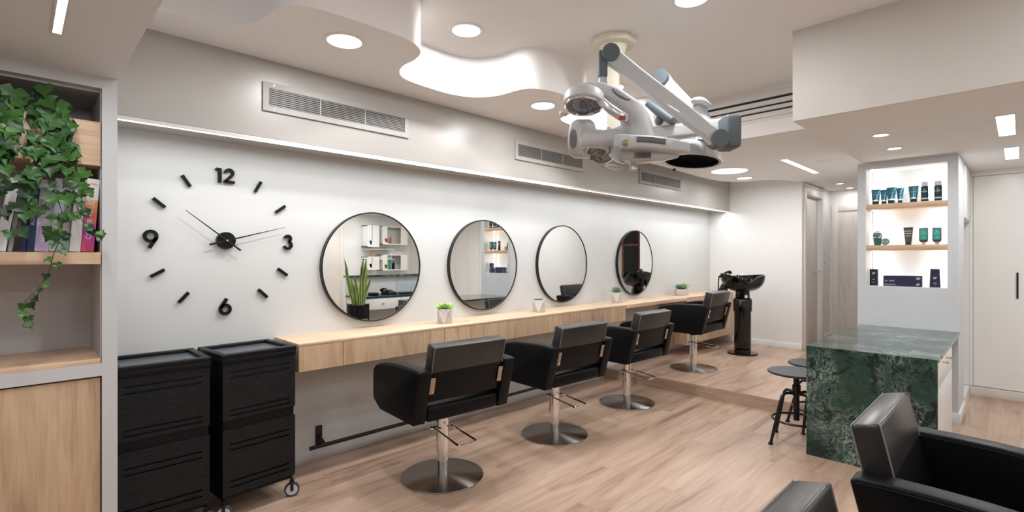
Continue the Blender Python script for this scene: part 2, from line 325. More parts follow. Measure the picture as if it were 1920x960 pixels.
class B:
    def __init__(s): s.bm = bmesh.new()
    def _bev(s, geom_edges, w, seg):
        if w > 0 and geom_edges:
            bmesh.ops.bevel(s.bm, geom=geom_edges, offset=w, segments=seg, profile=0.5, affect='EDGES', clamp_overlap=True)
    def box(s, a, b, bev=0, seg=2, mat=None):
        x0, y0, z0 = a; x1, y1, z1 = b
        x0, x1 = min(x0, x1), max(x0, x1); y0, y1 = min(y0, y1), max(y0, y1); z0, z1 = min(z0, z1), max(z0, z1)
        vs = [s.bm.verts.new(p) for p in ((x0,y0,z0),(x1,y0,z0),(x1,y1,z0),(x0,y1,z0),(x0,y0,z1),(x1,y0,z1),(x1,y1,z1),(x0,y1,z1))]
        if mat is not None:
            for v in vs: v.co = mat @ v.co
        fs = [s.bm.faces.new([vs[i] for i in f]) for f in ((3,2,1,0),(4,5,6,7),(0,1,5,4),(1,2,6,5),(2,3,7,6),(3,0,4,7))]
        s._bev(list({e for f in fs for e in f.edges}), bev, seg)
        return s
    def prism(s, poly, axis, a, b, bev=0, seg=2, mat=None, sharp=0.5):
        # poly: list of 2-d points; axis 'x','y','z' is the direction of extrusion
        def P(p, t):
            v = {'x': (t, p[0], p[1]), 'y': (p[0], t, p[1]), 'z': (p[0], p[1], t)}[axis]
            v = Vector(v)
            return mat @ v if mat is not None else v
        A = [s.bm.verts.new(P(p, a)) for p in poly]; D = [s.bm.verts.new(P(p, b)) for p in poly]
        n = len(poly); fs = [s.bm.faces.new(A[::-1]), s.bm.faces.new(D)]
        for i in range(n):
            fs.append(s.bm.faces.new([A[i], A[(i+1) % n], D[(i+1) % n], D[i]]))
        bmesh.ops.recalc_face_normals(s.bm, faces=fs)
        if bev > 0:
            es = [e for e in {e for f in fs for e in f.edges} if len(e.link_faces) == 2 and e.calc_face_angle(0) > sharp]
            s._bev(es, bev, seg)
        return s
    def cyl(s, p0, p1, r0, r1=None, seg=24, caps=True):
        r1 = r0 if r1 is None else r1
        p0 = Vector(p0); p1 = Vector(p1); d = (p1 - p0).normalized()
        u = d.orthogonal().normalized(); w = d.cross(u)
        A = []; D = []
        for i in range(seg):
            t = 2*PI*i/seg; k = u*math.cos(t) + w*math.sin(t)
            A.append(s.bm.verts.new(p0 + k*r0)); D.append(s.bm.verts.new(p1 + k*r1))
        for i in range(seg):
            s.bm.faces.new([A[i], A[(i+1)%seg], D[(i+1)%seg], D[i]])
        if caps: s.bm.faces.new(A[::-1]); s.bm.faces.new(D)
        return s
    def lathe(s, prof, centre=(0,0,0), axis=(0,0,1), seg=48):
        c = Vector(centre); d = Vector(axis).normalized(); u = d.orthogonal().normalized(); w = d.cross(u)
        rings = []
        for r, h in prof:
            if r < 1e-6: rings.append([s.bm.verts.new(c + d*h)])
            else: rings.append([s.bm.verts.new(c + d*h + (u*math.cos(2*PI*i/seg) + w*math.sin(2*PI*i/seg))*r) for i in range(seg)])
        for a, b in zip(rings, rings[1:]):
            for i in range(seg):
                j = (i+1) % seg
                if len(a) == 1 and len(b) == 1: continue
                if len(a) == 1: s.bm.faces.new([a[0], b[j], b[i]])
                elif len(b) == 1: s.bm.faces.new([a[i], a[j], b[0]])
                else: s.bm.faces.new([a[i], a[j], b[j], b[i]])
        return s
    def loft(s, path, sizes, up=(0,0,1), power=2.0, seg=20, caps=True):
        # superellipse sections (half width a across, half height b along up) swept on a path
        P = [Vector(p) for p in path]; up = Vector(up); rings = []
        for i, p in enumerate(P):
            t = (P[min(i+1, len(P)-1)] - P[max(i-1, 0)]).normalized()
            side = t.cross(up)
            side = side.normalized() if side.length > 1e-4 else t.orthogonal().normalized()
            u2 = side.cross(t).normalized(); a, b = sizes[i] if isinstance(sizes, list) else sizes
            R = []
            for k in range(seg):
                th = 2*PI*k/seg; c = math.cos(th); n = math.sin(th); e = 2.0/power
                R.append(s.bm.verts.new(p + side*(a*math.copysign(abs(c)**e, c)) + u2*(b*math.copysign(abs(n)**e, n))))
            rings.append(R)
        for a, b in zip(rings, rings[1:]):
            for i in range(seg): s.bm.faces.new([a[i], a[(i+1)%seg], b[(i+1)%seg], b[i]])
        if caps: s.bm.faces.new(rings[0][::-1]); s.bm.faces.new(rings[-1])
        return s
    def tube(s, path, r, seg=10, closed=False, caps=True):
        P = [Vector(p) for p in path]; n = len(P); rings = []; ref = None
        for i, p in enumerate(P):
            if closed: t = (P[(i+1) % n] - P[i-1]).normalized()
            else: t = (P[min(i+1, n-1)] - P[max(i-1, 0)]).normalized()
            if ref is None: ref = t.orthogonal().normalized()
            ref = (ref - t*ref.dot(t)).normalized(); w = t.cross(ref)
            rr = r[i] if isinstance(r, list) else r
            rings.append([s.bm.verts.new(p + (ref*math.cos(2*PI*k/seg) + w*math.sin(2*PI*k/seg))*rr) for k in range(seg)])
        prs = list(zip(rings, rings[1:])) + ([(rings[-1], rings[0])] if closed else [])
        for a, b in prs:
            sh = 0
            if closed and a is rings[-1]:
                sh = min(range(seg), key=lambda q: (a[0].co - b[q].co).length)
            for i in range(seg): s.bm.faces.new([a[i], a[(i+1)%seg], b[(i+1+sh)%seg], b[(i+sh)%seg]])
        if not closed and caps: s.bm.faces.new(rings[0][::-1]); s.bm.faces.new(rings[-1])
        return s
    def ell(s, c, r, mat=None, seg=28, rings=16):
        m = Matrix.Translation(Vector(c)) @ (mat if mat is not None else Matrix.Identity(4)) @ Matrix.Diagonal((*r, 1))
        bmesh.ops.create_uvsphere(s.bm, u_segments=seg, v_segments=rings, radius=1, matrix=m)
        return s
    def faces(s, verts, faces):
        vs = [s.bm.verts.new(v) for v in verts]
        for f in faces: s.bm.faces.new([vs[i] for i in f])
        return s
    def build(s, name, mat, parent=None, local=False, smooth=35, origin=None, tone=None, recalc=True):
        if recalc: bmesh.ops.recalc_face_normals(s.bm, faces=s.bm.faces[:])
        me = bpy.data.meshes.new(name)
        if parent is not None and not local: off = world_loc(parent)
        elif parent is None:
            if origin is None:
                xs = [v.co.x for v in s.bm.verts]; ys = [v.co.y for v in s.bm.verts]; zs = [v.co.z for v in s.bm.verts]
                off = Vector(((min(xs)+max(xs))/2, (min(ys)+max(ys))/2, min(zs)))
            else: off = Vector(origin)
        else: off = Vector((0, 0, 0))
        for v in s.bm.verts: v.co -= off
        s.bm.to_mesh(me); s.bm.free()
        if smooth:
            me.polygons.foreach_set('use_smooth', [True]*len(me.polygons)); me.set_sharp_from_angle(angle=math.radians(smooth))
        for mm in (mat if isinstance(mat, list) else [mat]): me.materials.append(mm)
        if tone is not None:
            at = me.attributes.new('tone', 'FLOAT', 'FACE')
            at.data.foreach_set('value', tone)
        o = bpy.data.objects.new(name, me); C.objects.link(o)
        if parent is not None: o.parent = parent
        else: o.location = off
        return o

def struct(name, b, mat, **kw):
    return tag(b.build(name, mat, origin=(0, 0, 0), **kw), kind='structure')
def sbox(name, a, b, mat, bev=0):
    return struct(name, B().box(a, b, bev), mat)

def children(o): return [c for c in bpy.data.objects if c.parent is o]
def copy_tree(o, parent=None):
    c = o.copy(); C.objects.link(c); c.parent = parent
    for ch in children(o): copy_tree(ch, c)
    return c

def text(body, name, size, loc, rot, mat, parent, extrude=0.0006, align='CENTER', sx=1.0, thick=0.0):
    cu = bpy.data.curves.new(name, 'FONT'); cu.body = body; cu.size = size; cu.extrude = extrude
    cu.align_x = align; cu.align_y = 'CENTER'; cu.offset = thick; cu.materials.append(mat)
    tmp = bpy.data.objects.new(name, cu); C.objects.link(tmp)
    me = bpy.data.meshes.new_from_object(tmp.evaluated_get(bpy.context.evaluated_depsgraph_get()))
    bpy.data.objects.remove(tmp); me.name = name
    o = bpy.data.objects.new(name, me); C.objects.link(o); o.parent = parent
    o.location = Vector(loc) - world_loc(parent); o.rotation_euler = rot; o.scale = (sx, 1, 1)
    return o

def catmull(pts, n=8, closed=False):
    P = [Vector(p) for p in pts]; out = []; m = len(P)
    rng = range(m) if closed else range(m-1)
    for i in rng:
        if closed: p0, p1, p2, p3 = P[i-1], P[i], P[(i+1)%m], P[(i+2)%m]
        else: p0, p1, p2, p3 = P[max(i-1,0)], P[i], P[i+1], P[min(i+2,m-1)]
        for k in range(n):
            t = k/n
            out.append(0.5*((2*p1)+(-p0+p2)*t+(2*p0-5*p1+4*p2-p3)*t*t+(-p0+3*p1-3*p2+p3)*t**3))
    if not closed: out.append(P[-1])
    return out

def slab(name, outlines, z0, z1, mat):
    cu = bpy.data.curves.new(name, 'CURVE'); cu.dimensions = '2D'; cu.fill_mode = 'BOTH'; cu.extrude = (z1-z0)/2
    for o_ in outlines:
        sp = cu.splines.new('POLY'); sp.points.add(len(o_)-1); sp.use_cyclic_u = True
        for q, p in zip(sp.points, o_): q.co = (p[0], p[1], 0, 1)
    tmp = bpy.data.objects.new('outline', cu); C.objects.link(tmp)
    dg = bpy.context.evaluated_depsgraph_get(); me = bpy.data.meshes.new_from_object(tmp.evaluated_get(dg))
    bpy.data.objects.remove(tmp)
    me.name = name; me.materials.clear(); me.materials.append(mat)
    me.polygons.foreach_set('use_smooth', [True]*len(me.polygons)); me.set_sharp_from_angle(angle=math.radians(35))
    o = bpy.data.objects.new(name, me); C.objects.link(o); o.location = (0, 0, (z0+z1)/2)
    return tag(o, kind='structure')

# ---------------------------------------------------------------- camera (level, with a 91 degree horizontal view)
cam = bpy.data.cameras.new('camera'); co = bpy.data.objects.new('camera', cam); C.objects.link(co)
co.location = (0, 0, 1.35)
yaw = math.atan2(0.7115, 0.7027)
co.rotation_euler = (PI/2, 0, yaw - PI/2)
cam.sensor_width = 36; cam.lens = 36*942/1920; cam.shift_y = 2/1920; cam.clip_start = 0.02
bpy.context.scene.camera = co

# ---------------------------------------------------------------- room shell
TOP = 2.746
W = M['white_wall']
sbox('floor', (-2.5, -2.6, -0.1), (8.95, 3.4, 0), M['floor'])
st = B(); st.box((4.71, 1.06, 0.0), (8.9, 3.3, 0.11))
struct('floor_platform', st, M['floor'])
sbox('trim_1', (4.698, 1.06, 0.0), (4.712, 3.3, 0.108), M['step_wood'])
sbox('wall_left', (-2.5, 3.3, 0), (7.56, 3.4, 2.85), M['wall'])
sbox('wall_far', (7.46, 2.05, 0), (7.56, 3.3, 2.85), W)
sbox('wall_back', (-2.6, -2.6, 0), (-2.5, 3.4, 2.85), W)
sbox('wall_right', (-2.5, -2.7, 0), (8.95, -2.6, 2.85), W)
sbox('ceiling', (-2.5, -2.6, TOP), (8.95, 3.4, 2.85), M['ceiling'])
# passage behind the far wall
hw = B(); hw.box((7.56, 2.05, 0.1), (7.62, 2.15, 2.36)); hw.box((8.38, 2.05, 0.1), (8.95, 2.15, 2.36)); hw.box((7.62, 2.05, 2.2), (8.38, 2.15, 2.36)); hw.box((7.56, 2.1505, 0.1), (8.9, 2.2, 2.4))
struct('wall_passage_left', hw, W)
sbox('wall_passage_end', (8.85, 0.5, 0), (8.95, 2.2, 2.75), W)
sbox('wall_passage_right', (6.8, 0.5, 0), (8.9, 0.56, 2.75), W)
# ceilings at their own heights
sbox('ceiling_soffit', (0.2965, 3.005, 2.026), (7.46, 3.3, 2.47), M['soffit'])
wave = [(0.28,2.745),(0.50,2.75),(0.691,2.70),(0.79,2.61),(0.825,2.50),(0.832,2.37),(0.868,2.29),(0.946,2.235),(1.109,2.215),(1.289,2.21),(1.406,2.215),(1.496,2.24),
        (1.575,2.305),(1.611,2.412),(1.615,2.54),(1.655,2.645),(1.749,2.722),(1.943,2.752),(2.141,2.75),(2.295,2.683),(2.380,2.542),(2.398,2.366),(2.447,2.277),
        (2.573,2.225),(2.75,2.215),(2.92,2.228),(3.03,2.29),(3.085,2.42),(3.10,2.54),(3.15,2.625),(3.26,2.665),(3.42,2.667),(3.60,2.61),(3.74,2.53),(3.86,2.40),(3.90,2.30),
        (3.98,2.235),(4.15,2.21),(4.42,2.205)]
edge = [(p.x, p.y) for p in catmull([(x, y, 0) for x, y in wave], 6)]
slab('ceiling_wave', [edge + [(4.42, 3.1), (7.46, 3.1), (7.46, 3.3), (0.28, 3.3)]], 2.47, TOP, M['ceiling'])
sbox('ceiling_strip', (4.42, 2.2, 2.47), (7.46, 3.1, TOP), M['ceiling'])
far = [(4.40,2.78),(5.2,2.80),(6.2,2.83),(6.6,2.80),(6.80,2.72),(6.93,2.60),(6.95,2.44),(7.02,2.28),(7.2,2.17),(7.46,2.12)]
fe = [(p.x, p.y) for p in catmull([(x, y, 0) for x, y in far], 6)]
hole = [(5.95+0.20*math.cos(-2*PI*i/40)*(1+0.10*math.cos(4*PI*i/40)), 2.40+0.20*math.sin(-2*PI*i/40)) for i in range(40)]
slab('ceiling_far', [[(4.40, 0.9)] + fe + [(7.46, 2.06), (8.9, 2.06), (8.9, 0.5), (6.8, 0.5), (6.8, 0.9)], hole], 2.356, 2.47, M['ceiling'])
sbox('ceiling_header', (4.40, 0.9, 2.47), (4.44, 2.3, TOP), M['white_wall'])
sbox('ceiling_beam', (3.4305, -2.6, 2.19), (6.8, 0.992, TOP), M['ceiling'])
sbox('ceiling_beam_shaded_face', (3.42, -2.6, 2.19), (3.4305, 0.992, TOP), M['beam_shade_paint'])  # thin added board; its darker greige paints in the shade on this face
sbox('ceiling_passage', (6.8, 0.5, 2.47), (8.9, 2.2, TOP), M['ceiling'])
sbox('ceiling_entry', (-2.5, -2.6, 2.077), (0.2965, 3.3, TOP), M['entry_paint'])
# black slot lines of the ceiling track on the header face
t = empty('slot_diffuser', (4.396, 1.55, 2.5), 'long white linear air diffuser with three black slots across the ceiling step', 'diffuser')
B().box((4.386, 0.99, 2.50), (4.3995, 2.2, 2.70), 0.003).build('frame', M['white_wall'], t)
for z in (2.545, 2.59, 2.645):
    B().box((4.383, 0.99, z-0.006 if z < 2.6 else z-0.008), (4.388, 2.2, z+0.006 if z < 2.6 else z+0.009)).build('slot', M['dark_gap'], t)
    B().box((4.376, 0.99, z+0.012), (4.388, 2.2, z+0.018), 0.001).build('blade', M['white_lacquer'], t)
# baseboards
bw = M['white_lacquer']
sbox('baseboard_far', (7.445, 2.05, 0.11), (7.46, 3.3, 0.19), bw, 0.002)
sbox('baseboard_left', (0.3, 3.287, 0), (4.70, 3.3, 0.075), M['wall'], 0.002)
sbox('baseboard_left_platform', (4.71, 3.287, 0.11), (7.445, 3.3, 0.19), bw, 0.002)
sbox('baseboard_passage', (8.46, 2.036, 0.11), (8.85, 2.05, 0.19), bw)
# door in the passage's left wall
d1 = B(); d1.box((7.54, 2.03, 0.11), (7.62, 2.055, 2.31), 0.004); d1.box((8.38, 2.03, 0.11), (8.46, 2.055, 2.31), 0.004); d1.box((7.62, 2.03, 2.20), (8.38, 2.055, 2.31), 0.004)
d1.box((7.53, 2.02, 2.311), (8.47, 2.055, 2.335), 0.004)
dr = struct('door_1', d1, M['cream_door'])
B().box((7.62, 2.10, 0.115), (8.38, 2.14, 2.2), 0.002).build('door_leaf', M['pale_wood'], dr)
h = B(); h.cyl((8.27, 2.10, 1.14), (8.27, 2.09, 1.14), 0.026); h.cyl((8.27, 2.09, 1.14), (8.27, 2.05, 1.14), 0.009); h.box((8.15, 2.038, 1.13), (8.28, 2.055, 1.15), 0.004)
h.build('door_handle', M['chrome'], dr)
B().box((7.66, 2.092, 1.62), (7.70, 2.10, 1.75), 0.003).build('door_plate', M['silver'], dr)
# door at the end of the passage
d2 = B(); d2.box((8.83, 1.94, 0.11), (8.86, 2.02, 2.13), 0.004); d2.box((8.83, 1.26, 0.11), (8.86, 1.33, 2.13), 0.004); d2.box((8.83, 1.33, 2.04), (8.86, 1.94, 2.13), 0.004)
dr2 = struct('door_2', d2, M['cream_door'])
B().box((8.842, 1.33, 0.12), (8.855, 1.94, 2.04), 0.002).build('door_leaf', M['pale_wood'], dr2)
# dark night window beside it (seen in the fourth mirror)
w1 = B()
for a, b_ in (((8.83, 0.80, 0.95), (8.86, 0.84, 1.95)), ((8.83, 1.19, 0.95), (8.86, 1.23, 1.95)), ((8.83, 0.80, 1.91), (8.86, 1.23, 1.95)), ((8.83, 0.80, 1.58), (8.855, 1.23, 1.61)), ((8.83, 0.80, 0.92), (8.86, 1.23, 0.96))):
    w1.box(a, b_, 0.003)
wo = struct('window_1', w1, M['brown_wood'])
B().box((8.84, 0.84, 0.96), (8.848, 1.19, 1.91)).build('window_pane', M['dark_glass'], wo)
# light switch on the passage wall
sw = empty('light_switch', (8.50, 2.05, 1.30), 'small grey light switch on the passage wall right of the panelled door', 'switch')
B().box((8.47, 2.040, 1.24), (8.53, 2.05, 1.40), 0.003).build('plate', M['silver'], sw)
B().box((8.485, 2.036, 1.29), (8.515, 2.041, 1.35), 0.002).build('rocker', M['white_lacquer'], sw)

# ---------------------------------------------------------------- lights
def area(name, loc, power, size, size_y=None, rot=(0, 0, 0), col=(1, 0.965, 0.92), shape=None, spread=None):
    l = bpy.data.lights.new(name, 'AREA'); l.energy = power; l.color = col
    if size_y: l.shape = 'RECTANGLE'; l.size = size; l.size_y = size_y
    else: l.shape = 'DISK'; l.size = size
    if spread: l.spread = spread
    o = bpy.data.objects.new(name, l); C.objects.link(o); o.location = loc; o.rotation_euler = rot
    return o
WARM = (0.985, 0.985, 1.0)
def downlight(x, y, z, r, power, label, group, vis=True):
    o = empty('ceiling_downlight', (x, y, z), label, 'ceiling light', group)
    B().lathe([(r*0.86, 0.001), (r*0.86, -0.004), (r*1.04, -0.006), (r*1.07, -0.003), (r*1.07, 0.001)], (x, y, z), seg=40).build('bezel', M['white_lacquer'], o)
    B().lathe([(0, -0.003), (r*0.86, -0.003), (r*0.86, 0.0)], (x, y, z), seg=40).build('diffuser', M['lamp'], o)
    area('downlight_lamp', (x, y, z-0.009), power, r*1.7, col=WARM)
P1 = 20
G = 'round led downlights in the sculpted ceiling'
downlight(1.213, 2.464, 2.47, 0.1, P1, 'large round ceiling light above the clock and first mirror, nearest on the low ceiling', G)
downlight(1.975, 2.40, TOP, 0.1, P1*1.5, 'round ceiling light inside the first deep wavy recess above the second mirror', G)
downlight(2.773, 2.482, 2.47, 0.1, P1, 'round ceiling light on the low ceiling just left of the hair heater', G)
downlight(2.60, 1.25, TOP, 0.1, P1*1.3, 'round ceiling light cut by the top edge of the picture above the hair heater', G)
downlight(3.50, 2.36, TOP, 0.1, P1*1.5, 'round ceiling light in the recess hidden behind the hair heater', G)
downlight(6.60, 2.47, 2.356, 0.1, 18, 'small far round ceiling light beside the oval recess near the end wall', G)
downlight(5.95, 2.40, 2.469, 0.09, 5, 'added round light brightening the far oval ceiling recess', G)  # lamp added to brighten the recess, which has no lamp of its own
G2 = 'small recessed spotlights under the low beam'
downlight(4.232, 0.677, 2.19, 0.05, 5, 'small recessed spotlight under the beam, left and nearer of the pair', G2)
downlight(4.826, 0.685, 2.19, 0.05, 5, 'small recessed spotlight under the beam, farther of the pair before the product tower', G2)
G3 = 'small recessed spotlights in the passage'
downlight(8.015, 1.735, 2.356, 0.045, 4, 'small recessed passage spotlight, nearer one above the panelled door', G3)
downlight(8.62, 1.744, 2.356, 0.045, 4, 'small recessed passage spotlight, farther one before the end door', G3)
# fill lamps added over the unseen rest of the salon behind the camera
G4 = 'added fill downlights over the unseen rest of the salon'
for i, (x, y) in enumerate(((1.0, 0.9), (1.0, -0.9), (2.6, -0.5), (2.6, -1.8), (1.0, -2.1))):
    downlight(x, y, TOP, 0.1, P1*0.8, ('added round fill light over the middle of the salon near the entry', 'added round fill light over the two near chairs side', 'added round fill light over the floor before the reception', 'added round fill light by the right wall before the reception', 'added round fill light by the right wall near the entry')[i], G4)

def linear(x0, x1, y0, y1, z, power, label, name='linear_ceiling_light'):
    o = empty(name, ((x0+x1)/2, (y0+y1)/2, z), label, 'ceiling light', 'slim linear led ceiling lights')
    f = B(); f.box((x0-0.006, y0-0.006, z-0.004), (x1+0.006, y0, z+0.001)); f.box((x0-0.006, y1, z-0.004), (x1+0.006, y1+0.006, z+0.001))
    f.box((x0-0.006, y0, z-0.004), (x0, y1, z+0.001)); f.box((x1, y0, z-0.004), (x1+0.006, y1, z+0.001)); f.build('rim', M['white_lacquer'], o)
    B().box((x0, y0, z-0.003), (x1, y1, z+0.001)).build('diffuser', M['lamp'], o)
    area('linear_lamp', ((x0+x1)/2, (y0+y1)/2, z-0.006), power, x1-x0, y1-y0, col=(0.96, 0.98, 1.0))
linear(0.084, 0.105, 1.45, 2.19, 2.077, 14, 'slim bright linear light on the low ceiling over the bookshelf')
linear(5.63, 6.80, 1.685, 1.745, 2.356, 34, 'long slanting linear light on the far ceiling before the passage')
linear(4.16, 4.85, 0.025, 0.105, 2.19, 14, 'short wide linear light at the right edge, nearer of the two')
linear(5.42, 6.05, 0.01, 0.09, 2.19, 14, 'short wide linear light at the right edge, farther of the two')
linear(4.6, 5.6, -1.3, -1.22, 2.19, 30, 'added linear fill light over the reception counter seen by mirror')  # fill lamp added to brighten the mirrored reception area
linear(3.75, 4.75, -2.1, -2.02, 2.19, 22, 'added linear fill light before the curved wall shelves seen by mirror')  # second added fill lamp for the area behind the reception
linear(-1.4, -0.6, 0.2, 0.28, 2.077, 14, 'linear light on the low entry ceiling behind the camera')
# smoke detector
sd = B().lathe([(0, -0.012), (0.075, -0.012), (0.085, -0.004), (0.085, 0.0)], (6.03, 1.44, 2.356))
tag(sd.build('smoke_detector', M['white_lacquer']), 'flat round white detector on the far ceiling right of the linear light', 'detector')
# led strip below the soffit
ls = empty('led_strip_light', (3.9, 3.03, 2.02), 'long white led strip running under the grey wall soffit above the mirrors', 'light strip')
B().box((0.30, 3.006, 2.0065), (7.44, 3.027, 2.0255), 0.002).build('channel', M['white_lacquer'], ls)
B().box((0.30, 3.010, 2.004), (7.44, 3.023, 2.0065)).build('diffuser', M['led'], ls)
for k in range(4):
    area('strip_lamp', (0.3+1.785*(k+0.5), 3.017, 2.001), 12, 1.78, 0.014, col=(0.92, 0.965, 1.0))

# ---------------------------------------------------------------- ventilation grilles on the soffit
def grille(x0, x1, label):
    z0, z1, y = 2.178, 2.342, 3.005
    o = empty('air_vent', ((x0+x1)/2, y, z0), label, 'vent', 'air vents in the soffit')
    f = B(); fr = 0.032
    f.box((x0, y-0.012, z0), (x1, y-0.003, z0+fr)); f.box((x0, y-0.012, z1-fr), (x1, y-0.003, z1)); f.box((x0, y-0.012, z0+fr), (x0+fr, y-0.003, z1-fr)); f.box((x1-fr, y-0.012, z0+fr), (x1, y-0.003, z1-fr)); B().box((x0+0.004, y-0.003, z0+0.004), (x1-0.004, y, z1-0.004)).build('shade_sheet', M['dark_gap'], o)  # dark sheet at the back stands in for shade round frame and louvres
    f.build('frame', M['vent_frame'], o)
    
    w = (x1-x0-2*fr)/3
    sl = B()
    for k in range(9):
        z = z0+fr+0.004+k*(z1-z0-2*fr)/9
        sl.box((x0+fr, y-0.0075, z-0.001), (x1-fr, y-0.0045, z+0.006), mat=None)
    sl.build('louvre', M['vent_grey'], o)
    for k in (1, 2):
        B().box((x0+fr+k*w-0.003, y-0.011, z0+fr), (x0+fr+k*w+0.003, y-0.004, z1-fr)).build('divider', M['vent_frame'], o)
    sc = B()
    for xx in (x0+0.06, x1-0.06): sc.cyl((xx, y-0.012, z1-0.014), (xx, y-0.0135, z1-0.014), 0.004, seg=10); sc.cyl((xx, y-0.012, z0+0.014), (xx, y-0.0135, z0+0.014), 0.004, seg=10)
    sc.build('screw', M['silver'], o)
grille(0.989, 1.948, 'wide louvred air vent in the soffit nearest the clock')
grille(3.0, 3.95, 'louvred air vent in the soffit just left of and behind the hair heater')
grille(4.966, 5.946, 'louvred air vent in the soffit, farthest along toward the end wall')

# ---------------------------------------------------------------- bookshelf at the left
YB, XR = 2.60, 0.2965
XI = 0.2470
sh = empty('built_in_bookcase', (-0.3, 2.7, 0), 'light grey built-in bookcase with oak shelf boards at the left edge', 'bookcase')
f = B()
f.box((XI, YB, 0), (XR, 3.29, 2.077)); f.box((-1.0, YB, 2.029), (XI, 3.29, 2.077)); f.box((-1.0, YB, 0.872), (XI, 2.64, 0.923)); f.box((-1.05, YB, 0), (-1.0, 3.29, 2.077))
f.build('frame', M['shelf_paint'], sh)
f = B(); f.box((-1.0, 2.98, 0.92), (XI, 3.0, 2.03)); f.box((XI-0.004, YB+0.02, 0.92), (XI, 2.98, 2.03)); f.box((-1.0, 2.64, 2.02), (XI-0.004, 2.98, 2.029))
f.build('back_panel', M['niche_paint'], sh)
B().box((-1.0, YB, 1.322), (XI-0.004, 2.98, 1.369), 0.001).build('shelf_board', M['oak_x'], sh)
B().box((-1.0, YB+0.001, 0.923), (XI-0.004, 2.98, 0.943), 0.001).build('shelf_board', M['oak_x'], sh)
dd = B().box((-0.45, YB+0.012, 0.02), (XI-0.004, YB+0.034, 0.864), 0.001).build('door', M['oak_z'], sh)
B().box((-1.0, YB+0.012, 0.02), (-0.455, YB+0.034, 0.864), 0.001).build('door', M['oak_z'], sh)
B().box((-1.0, YB+0.036, 0.02), (XI-0.001, YB+0.05, 0.872)).build('door_gap', M['dark_gap'], sh)
# oak planter box above the books
pb = B()
pb.box((-1.0, YB+0.004, 1.717), (XI-0.004, YB+0.024, 1.893), 0.001); pb.box((-1.0, YB+0.024, 1.717), (XI-0.004, 2.98, 1.735)); 
pb.build('planter_trough', M['oak_x'], sh)

# books
def book(x0, w, lean, top, mat, label, depth=0.22, y=2.63, title=None, tm=None, tsize=0.022, tz=0.1, extra=None, name='book'):
    z0 = 1.370; hgt = top - z0
    root = empty(name, (x0+w/2, y+depth/2, z0), label, 'book', 'books on the shelf under the ivy')
    sh_ = math.atan2(lean, hgt)
    R = Matrix.Translation((x0, y, z0 + w*math.sin(sh_))) @ Matrix.Rotation(sh_, 4, 'Y')
    B().box((0, 0, 0.0), (w, depth, hgt), 0.0015, 1, mat=R).build('cover', mat, root)
    B().box((0.002, 0.004, hgt), (w-0.002, depth-0.003, hgt+0.001), mat=R).build('page_block', M['paper'], root)
    if title:
        p = R @ Vector((w/2, -0.0012, hgt*tz))
        o = text(title, 'spine_text', tsize, p, (0, 0, 0), tm, root, 0.0003, 'LEFT')
        o.matrix_basis = Matrix.Translation(p - world_loc(root)) @ Matrix.Rotation(sh_, 4, 'Y') @ Matrix.Rotation(PI/2, 4, 'X') @ Matrix.Rotation(PI/2, 4, 'Z')
    return root
book(-0.057, 0.030, 0.040, 1.645, M['white_cover'], 'white leaning book with black spine lettering at the left edge of the picture', title='koleston', tm=M['black_text'], tsize=0.020, tz=0.42)
book(-0.0225, 0.013, 0.032, 1.60, M['grey_cover'], 'very slim grey book squeezed between the white and navy books', y=2.66)
book(0.0095, 0.018, 0.018, 1.655, M['navy_cover'], 'slim navy blue book left of the navy book with white lettering', y=2.635)
book(0.0280, 0.0205, 0.0185, 1.655, M['navy_cover'], 'navy blue book with white spine lettering touching the lilac book', title='BLONDE', tm=M['white_text'], tsize=0.014, tz=0.35)
book(0.0490, 0.0400, 0.0190, 1.646, M['lilac'], 'lilac and violet marbled colour chart book', title='ILLUMINA COLOR', tm=M['white_text'], tsize=0.0215, tz=0.12)
book(0.0895, 0.0340, 0.0190, 1.655, M['pale_lilac'], 'pale blue lilac book right of the lilac colour chart book', title='Wella', tm=M['white_text'], tsize=0.02, tz=0.2)
book(0.1240, 0.0240, 0.0200, 1.70, M['grey_cover'], 'tall pale grey book rising above its neighbours', y=2.64)
book(0.1485, 0.0340, 0.0195, 1.66, M['white_cover'], 'white book between the grey book and the orange pink one', y=2.625)
ob = book(0.1840, 0.0400, 0.0200, 1.664, M['flame'], 'white, orange and magenta colour chart book at the right end of the row', title='COLOR TOUCH', tm=M['white_text'], tsize=0.024, tz=0.17)
text('Wella', 'spine_mark', 0.011, (0.222, 2.627, 1.645), (PI/2, 0.07, 0), M['pink_text'], ob, 0.0003)
# white round knob beside the orange book
kb = B().ell((0.2378, 2.625, 1.429), (0.0075, 0.018, 0.016)); tag(kb.build('round_container', M['white_lacquer']), 'small white rounded bottle wedged right of the orange book', 'bottle')

